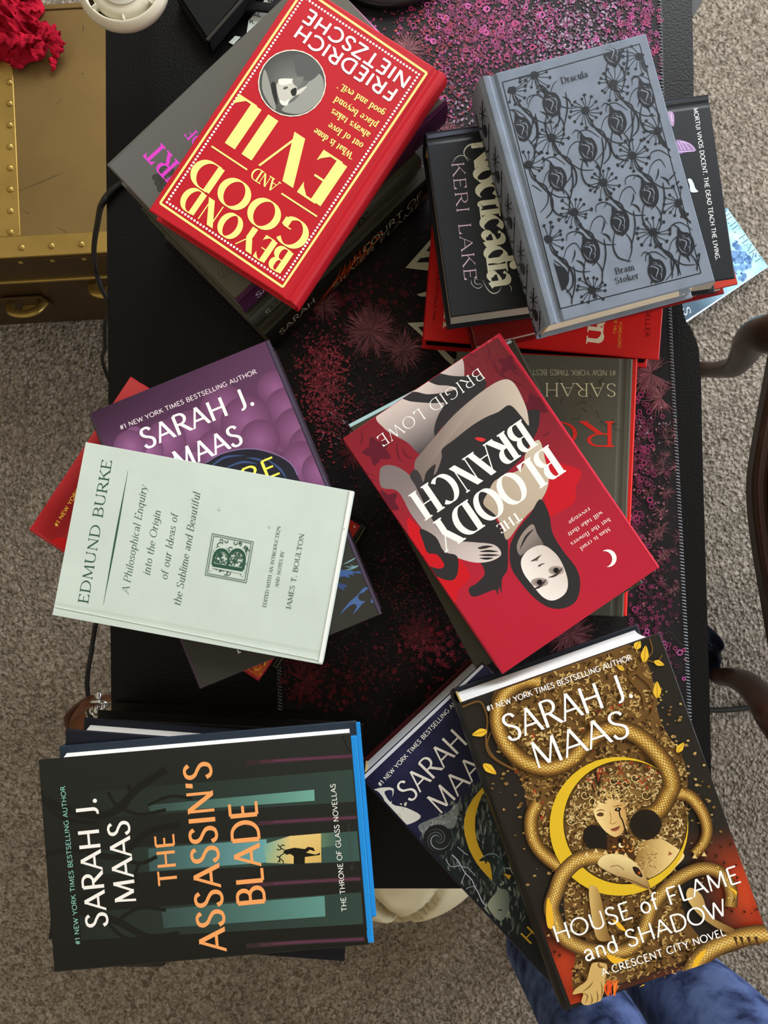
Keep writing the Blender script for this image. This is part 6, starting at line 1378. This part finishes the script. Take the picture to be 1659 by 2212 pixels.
def tuft(x, y, r, n, cols, seed):
    r_ = random.Random(seed)
    for k in range(int(n * 2.2)):
        a_ = r_.uniform(0, 6.28)
        if not in_poly((x + r * 1.1 * math.cos(a_), y + r * 1.1 * math.sin(a_)), mat_out): continue
        L_ = r * r_.uniform(.45, 1.05); b0 = r * .15 * r_.random(); bend = r_.uniform(-.35, .35)
        mp_.line([(x + b0 * math.cos(a_), y + b0 * math.sin(a_)), (x + L_ * .55 * math.cos(a_ + bend * .4), y + L_ * .55 * math.sin(a_ + bend * .4)), (x + L_ * math.cos(a_ + bend), y + L_ * math.sin(a_ + bend))], r * .034, mix(r_.choice(cols), (16, 10, 12), r_.random() * .55), 2, taper=True)
def twigs(n, x0, y0, x1, y1, col):
    for k in range(n):
        x, y, a_ = RA.uniform(x0, x1), RA.uniform(y0, y1), RA.uniform(0, 6.28); P_ = [(x, y)]
        if not in_poly((x, y), mat_in): continue
        for j in range(4): a_ += RA.gauss(0, .5); x += 14 * math.cos(a_); y += 14 * math.sin(a_); P_.append((x, y))
        mp_.line(P_, 1.2, mix(col, (16, 12, 13), RA.random() * .6), 2)
MAG = [(150, 42, 108), (196, 82, 156), (128, 28, 80), (170, 54, 108), (96, 22, 58)]; CRM = [(160, 34, 52), (186, 58, 72), (120, 22, 36), (142, 40, 56)]; LIL = [(150, 128, 154), (118, 96, 122), (174, 150, 172)]; DUS = [(142, 78, 88), (116, 58, 68), (162, 98, 104)]; DRK = [(116, 30, 74), (92, 24, 56), (140, 44, 92)]; DRD = [(104, 20, 32), (82, 18, 26), (126, 34, 40)]
flowers(1500, 1000, 1000, 300, 420, [(70, 22, 32), (60, 30, 38), (84, 34, 46), (52, 28, 30)], 7); flowers(500, 1000, 500, 300, 240, [(76, 30, 50), (60, 30, 38), (96, 40, 60)], 7)
twigs(360, 600, 600, 1470, 1600, (70, 58, 52)); twigs(90, 860, 0, 1420, 400, (84, 70, 72))
flowers(1100, 985, 90, 70, 70, MAG + CRM, 8.5); flowers(1000, 1110, 90, 60, 80, MAG, 8.5); flowers(260, 1060, 40, 90, 45, MAG, 5, 'ring'); flowers(600, 1300, 50, 60, 50, LIL + MAG[:2], 8); flowers(300, 1200, 60, 40, 60, LIL + MAG[1:2], 7); flowers(200, 1240, 110, 60, 40, LIL, 8); flowers(160, 1380, 60, 40, 50, MAG, 8, 'star'); flowers(150, 920, 60, 50, 50, CRM, 8); flowers(140, 985, 240, 30, 60, LIL + MAG[:1], 8); flowers(180, 1010, 190, 50, 50, MAG + CRM, 8)
flowers(650, 700, 790, 27, 40, CRM + [(196, 70, 84)], 8); flowers(520, 705, 860, 24, 40, CRM + [(196, 70, 84)], 8); flowers(120, 712, 940, 24, 40, CRM, 7); flowers(90, 745, 905, 30, 30, LIL + CRM, 6); flowers(150, 770, 660, 60, 40, DRD + MAG[2:3], 7, 'star')
tuft(802, 716, 62, 170, DUS, 1); tuft(872, 756, 52, 90, DUS, 2); tuft(1405, 806, 56, 140, DUS, 3); tuft(1428, 860, 44, 80, DUS, 4); tuft(700, 660, 40, 70, DUS, 5); tuft(640, 1400, 50, 90, DRD, 6); tuft(655, 1470, 54, 90, DRD, 7); tuft(1230, 1370, 60, 110, DUS, 8); tuft(905, 1370, 50, 90, DRD, 9); tuft(970, 300, 44, 80, DUS, 10); tuft(880, 110, 46, 80, DUS, 13); tuft(760, 980, 40, 50, DRD, 15)
for k in range(34):
    y = RA.uniform(910, 1290); x = 1415 + (y - 1000) * .03 + RA.gauss(0, 26); tuft(x, y, RA.uniform(14, 26), 12, DUS + [(150, 104, 104)], 100 + k)
flowers(150, 1368, 1120, 18, 130, DRK, 5, 'ring'); flowers(150, 1400, 1420, 46, 30, MAG, 5.5, 'ring'); flowers(120, 1410, 1330, 26, 70, DRK, 6, 'star'); flowers(120, 1385, 960, 22, 70, DRK, 4.5, 'ring'); flowers(200, 1400, 1150, 36, 190, DUS, 7); flowers(30, 1400, 930, 30, 20, LIL, 6)
flowers(500, 900, 1300, 55, 80, DRD + CRM[2:], 6); flowers(240, 880, 1180, 40, 80, DRD, 6); flowers(240, 780, 1440, 90, 40, DRD, 6); flowers(200, 860, 980, 40, 60, DRD, 7); flowers(160, 950, 1400, 50, 40, CRM, 6, 'star'); flowers(160, 720, 1480, 60, 30, DRD, 6, 'star'); flowers(160, 830, 860, 50, 60, DRD, 7); flowers(100, 640, 1420, 30, 40, CRM[2:], 6)
CREAM = (196, 196, 170); cw = CV(860, 480, 5.53)
for s_ in (((395, 205), (470, 190), (470, 600), (85, 555)), ((325, 840), (400, 840), (400, 896), (270, 896), (220, 870)), ((110, 1210), (300, 1200), (420, 1240), (420, 1440), (280, 1362)), ((440, 1505), (530, 1515), (760, 1740), (700, 1770), (560, 1640))): mp_.poly(cw(*s_), CREAM)
for s_ in (((390, 270), (460, 260), (460, 352), (335, 358)), ((370, 422), (460, 420), (460, 484), (220, 490), (262, 440)), ((236, 1258), (290, 1250), (360, 1300), (300, 1330))): mp_.poly(cw(*s_), (16, 14, 14))
mat_top = [W2(q, MZ) for q in mat_out]
n_ = len(mat_top); a_ = sum(mat_top[i][0] * mat_top[(i + 1) % n_][1] - mat_top[(i + 1) % n_][0] * mat_top[i][1] for i in range(n_))
if a_ < 0: mat_top = mat_top[::-1]
vs = [(x, y, .0004) for x, y in mat_top] + [(x, y, .003) for x, y in mat_top]; fs = [tuple(range(n_))[::-1], tuple(range(n_, 2 * n_))] + [(i, (i + 1) % n_, (i + 1) % n_ + n_, i + n_) for i in range(n_)]
cs = [(0, 0, 0)] * len(vs); mi = [0] * len(fs); k0 = len(vs)
vs += [(v[0], v[1], v[2] + .003) for v in mp_.v]; cs += mp_.c; fs += [tuple(i + k0 for i in f) for f in mp_.f]; mi += [1] * len(mp_.f)
link_mesh('mat_cloth', vs, fs, [m_matbase, m_matprint], mi, desk_mat, cols=cs)
# overlocked thread along the two sides
m_thread = mat('grey_edge_thread', (120, 126, 132), rough=.8, spec=.2, var=.3, vscale=400)
bm = bmesh.new()
for side in ([mat_out[k] for k in (4, 5, 6, 7, 8, 9, 10)], [mat_out[k] for k in (0, 1, 2, 3)], [mat_out[3], mat_out[4]]):
    P_ = [ray(x, y, MZ) for x, y in side]
    for a_, e_ in zip(P_, P_[1:]):
        n_ = max(1, int((e_ - a_).length / .0032)); t = (e_ - a_).normalized(); nn = Vector((-t.y, t.x, 0))
        for k in range(n_):
            o = a_.lerp(e_, (k + .5) / n_); o.z = .0031
            bm_tube(bm, [o - nn * .0022 - t * .0006 + Vector((0, 0, -.0012)), o - nn * .0012 + Vector((0, 0, .0006)), o + nn * .0012 + t * .0006 + Vector((0, 0, .0006)), o + nn * .0022 + t * .001 + Vector((0, 0, -.0012))], .0007, 4, False)
o = link_bm('stitched_edge', bm, m_thread, desk_mat)

# ribbon marker and torn corner of the cloth book
b = B['B1']; q0 = b.loc(1482, 636); 
bm = bmesh.new(); x_, y_ = b.loc(1490, 628); yb = -b.h / 2
bm_prism(bm, [(x_ - .0035, yb + .006), (x_ + .003, yb + .006), (x_ + .0045, yb - .001), (x_ + .002, yb - .004), (x_ - .001, yb - .002), (x_ - .005, yb - .0035)], b.t - .009, b.t - .0082)
tag(link_bm('ribbon_marker', bm, mat('grey_ribbon', (150, 162, 178), rough=.6), b.root), 'pale grey blue ribbon end')
for b_ in B.values(): b_.done()
for k_, b_ in B.items(): print('BOOK', k_, round(b_.w, 3), round(b_.h, 3), round(math.degrees(b_.ang), 1))
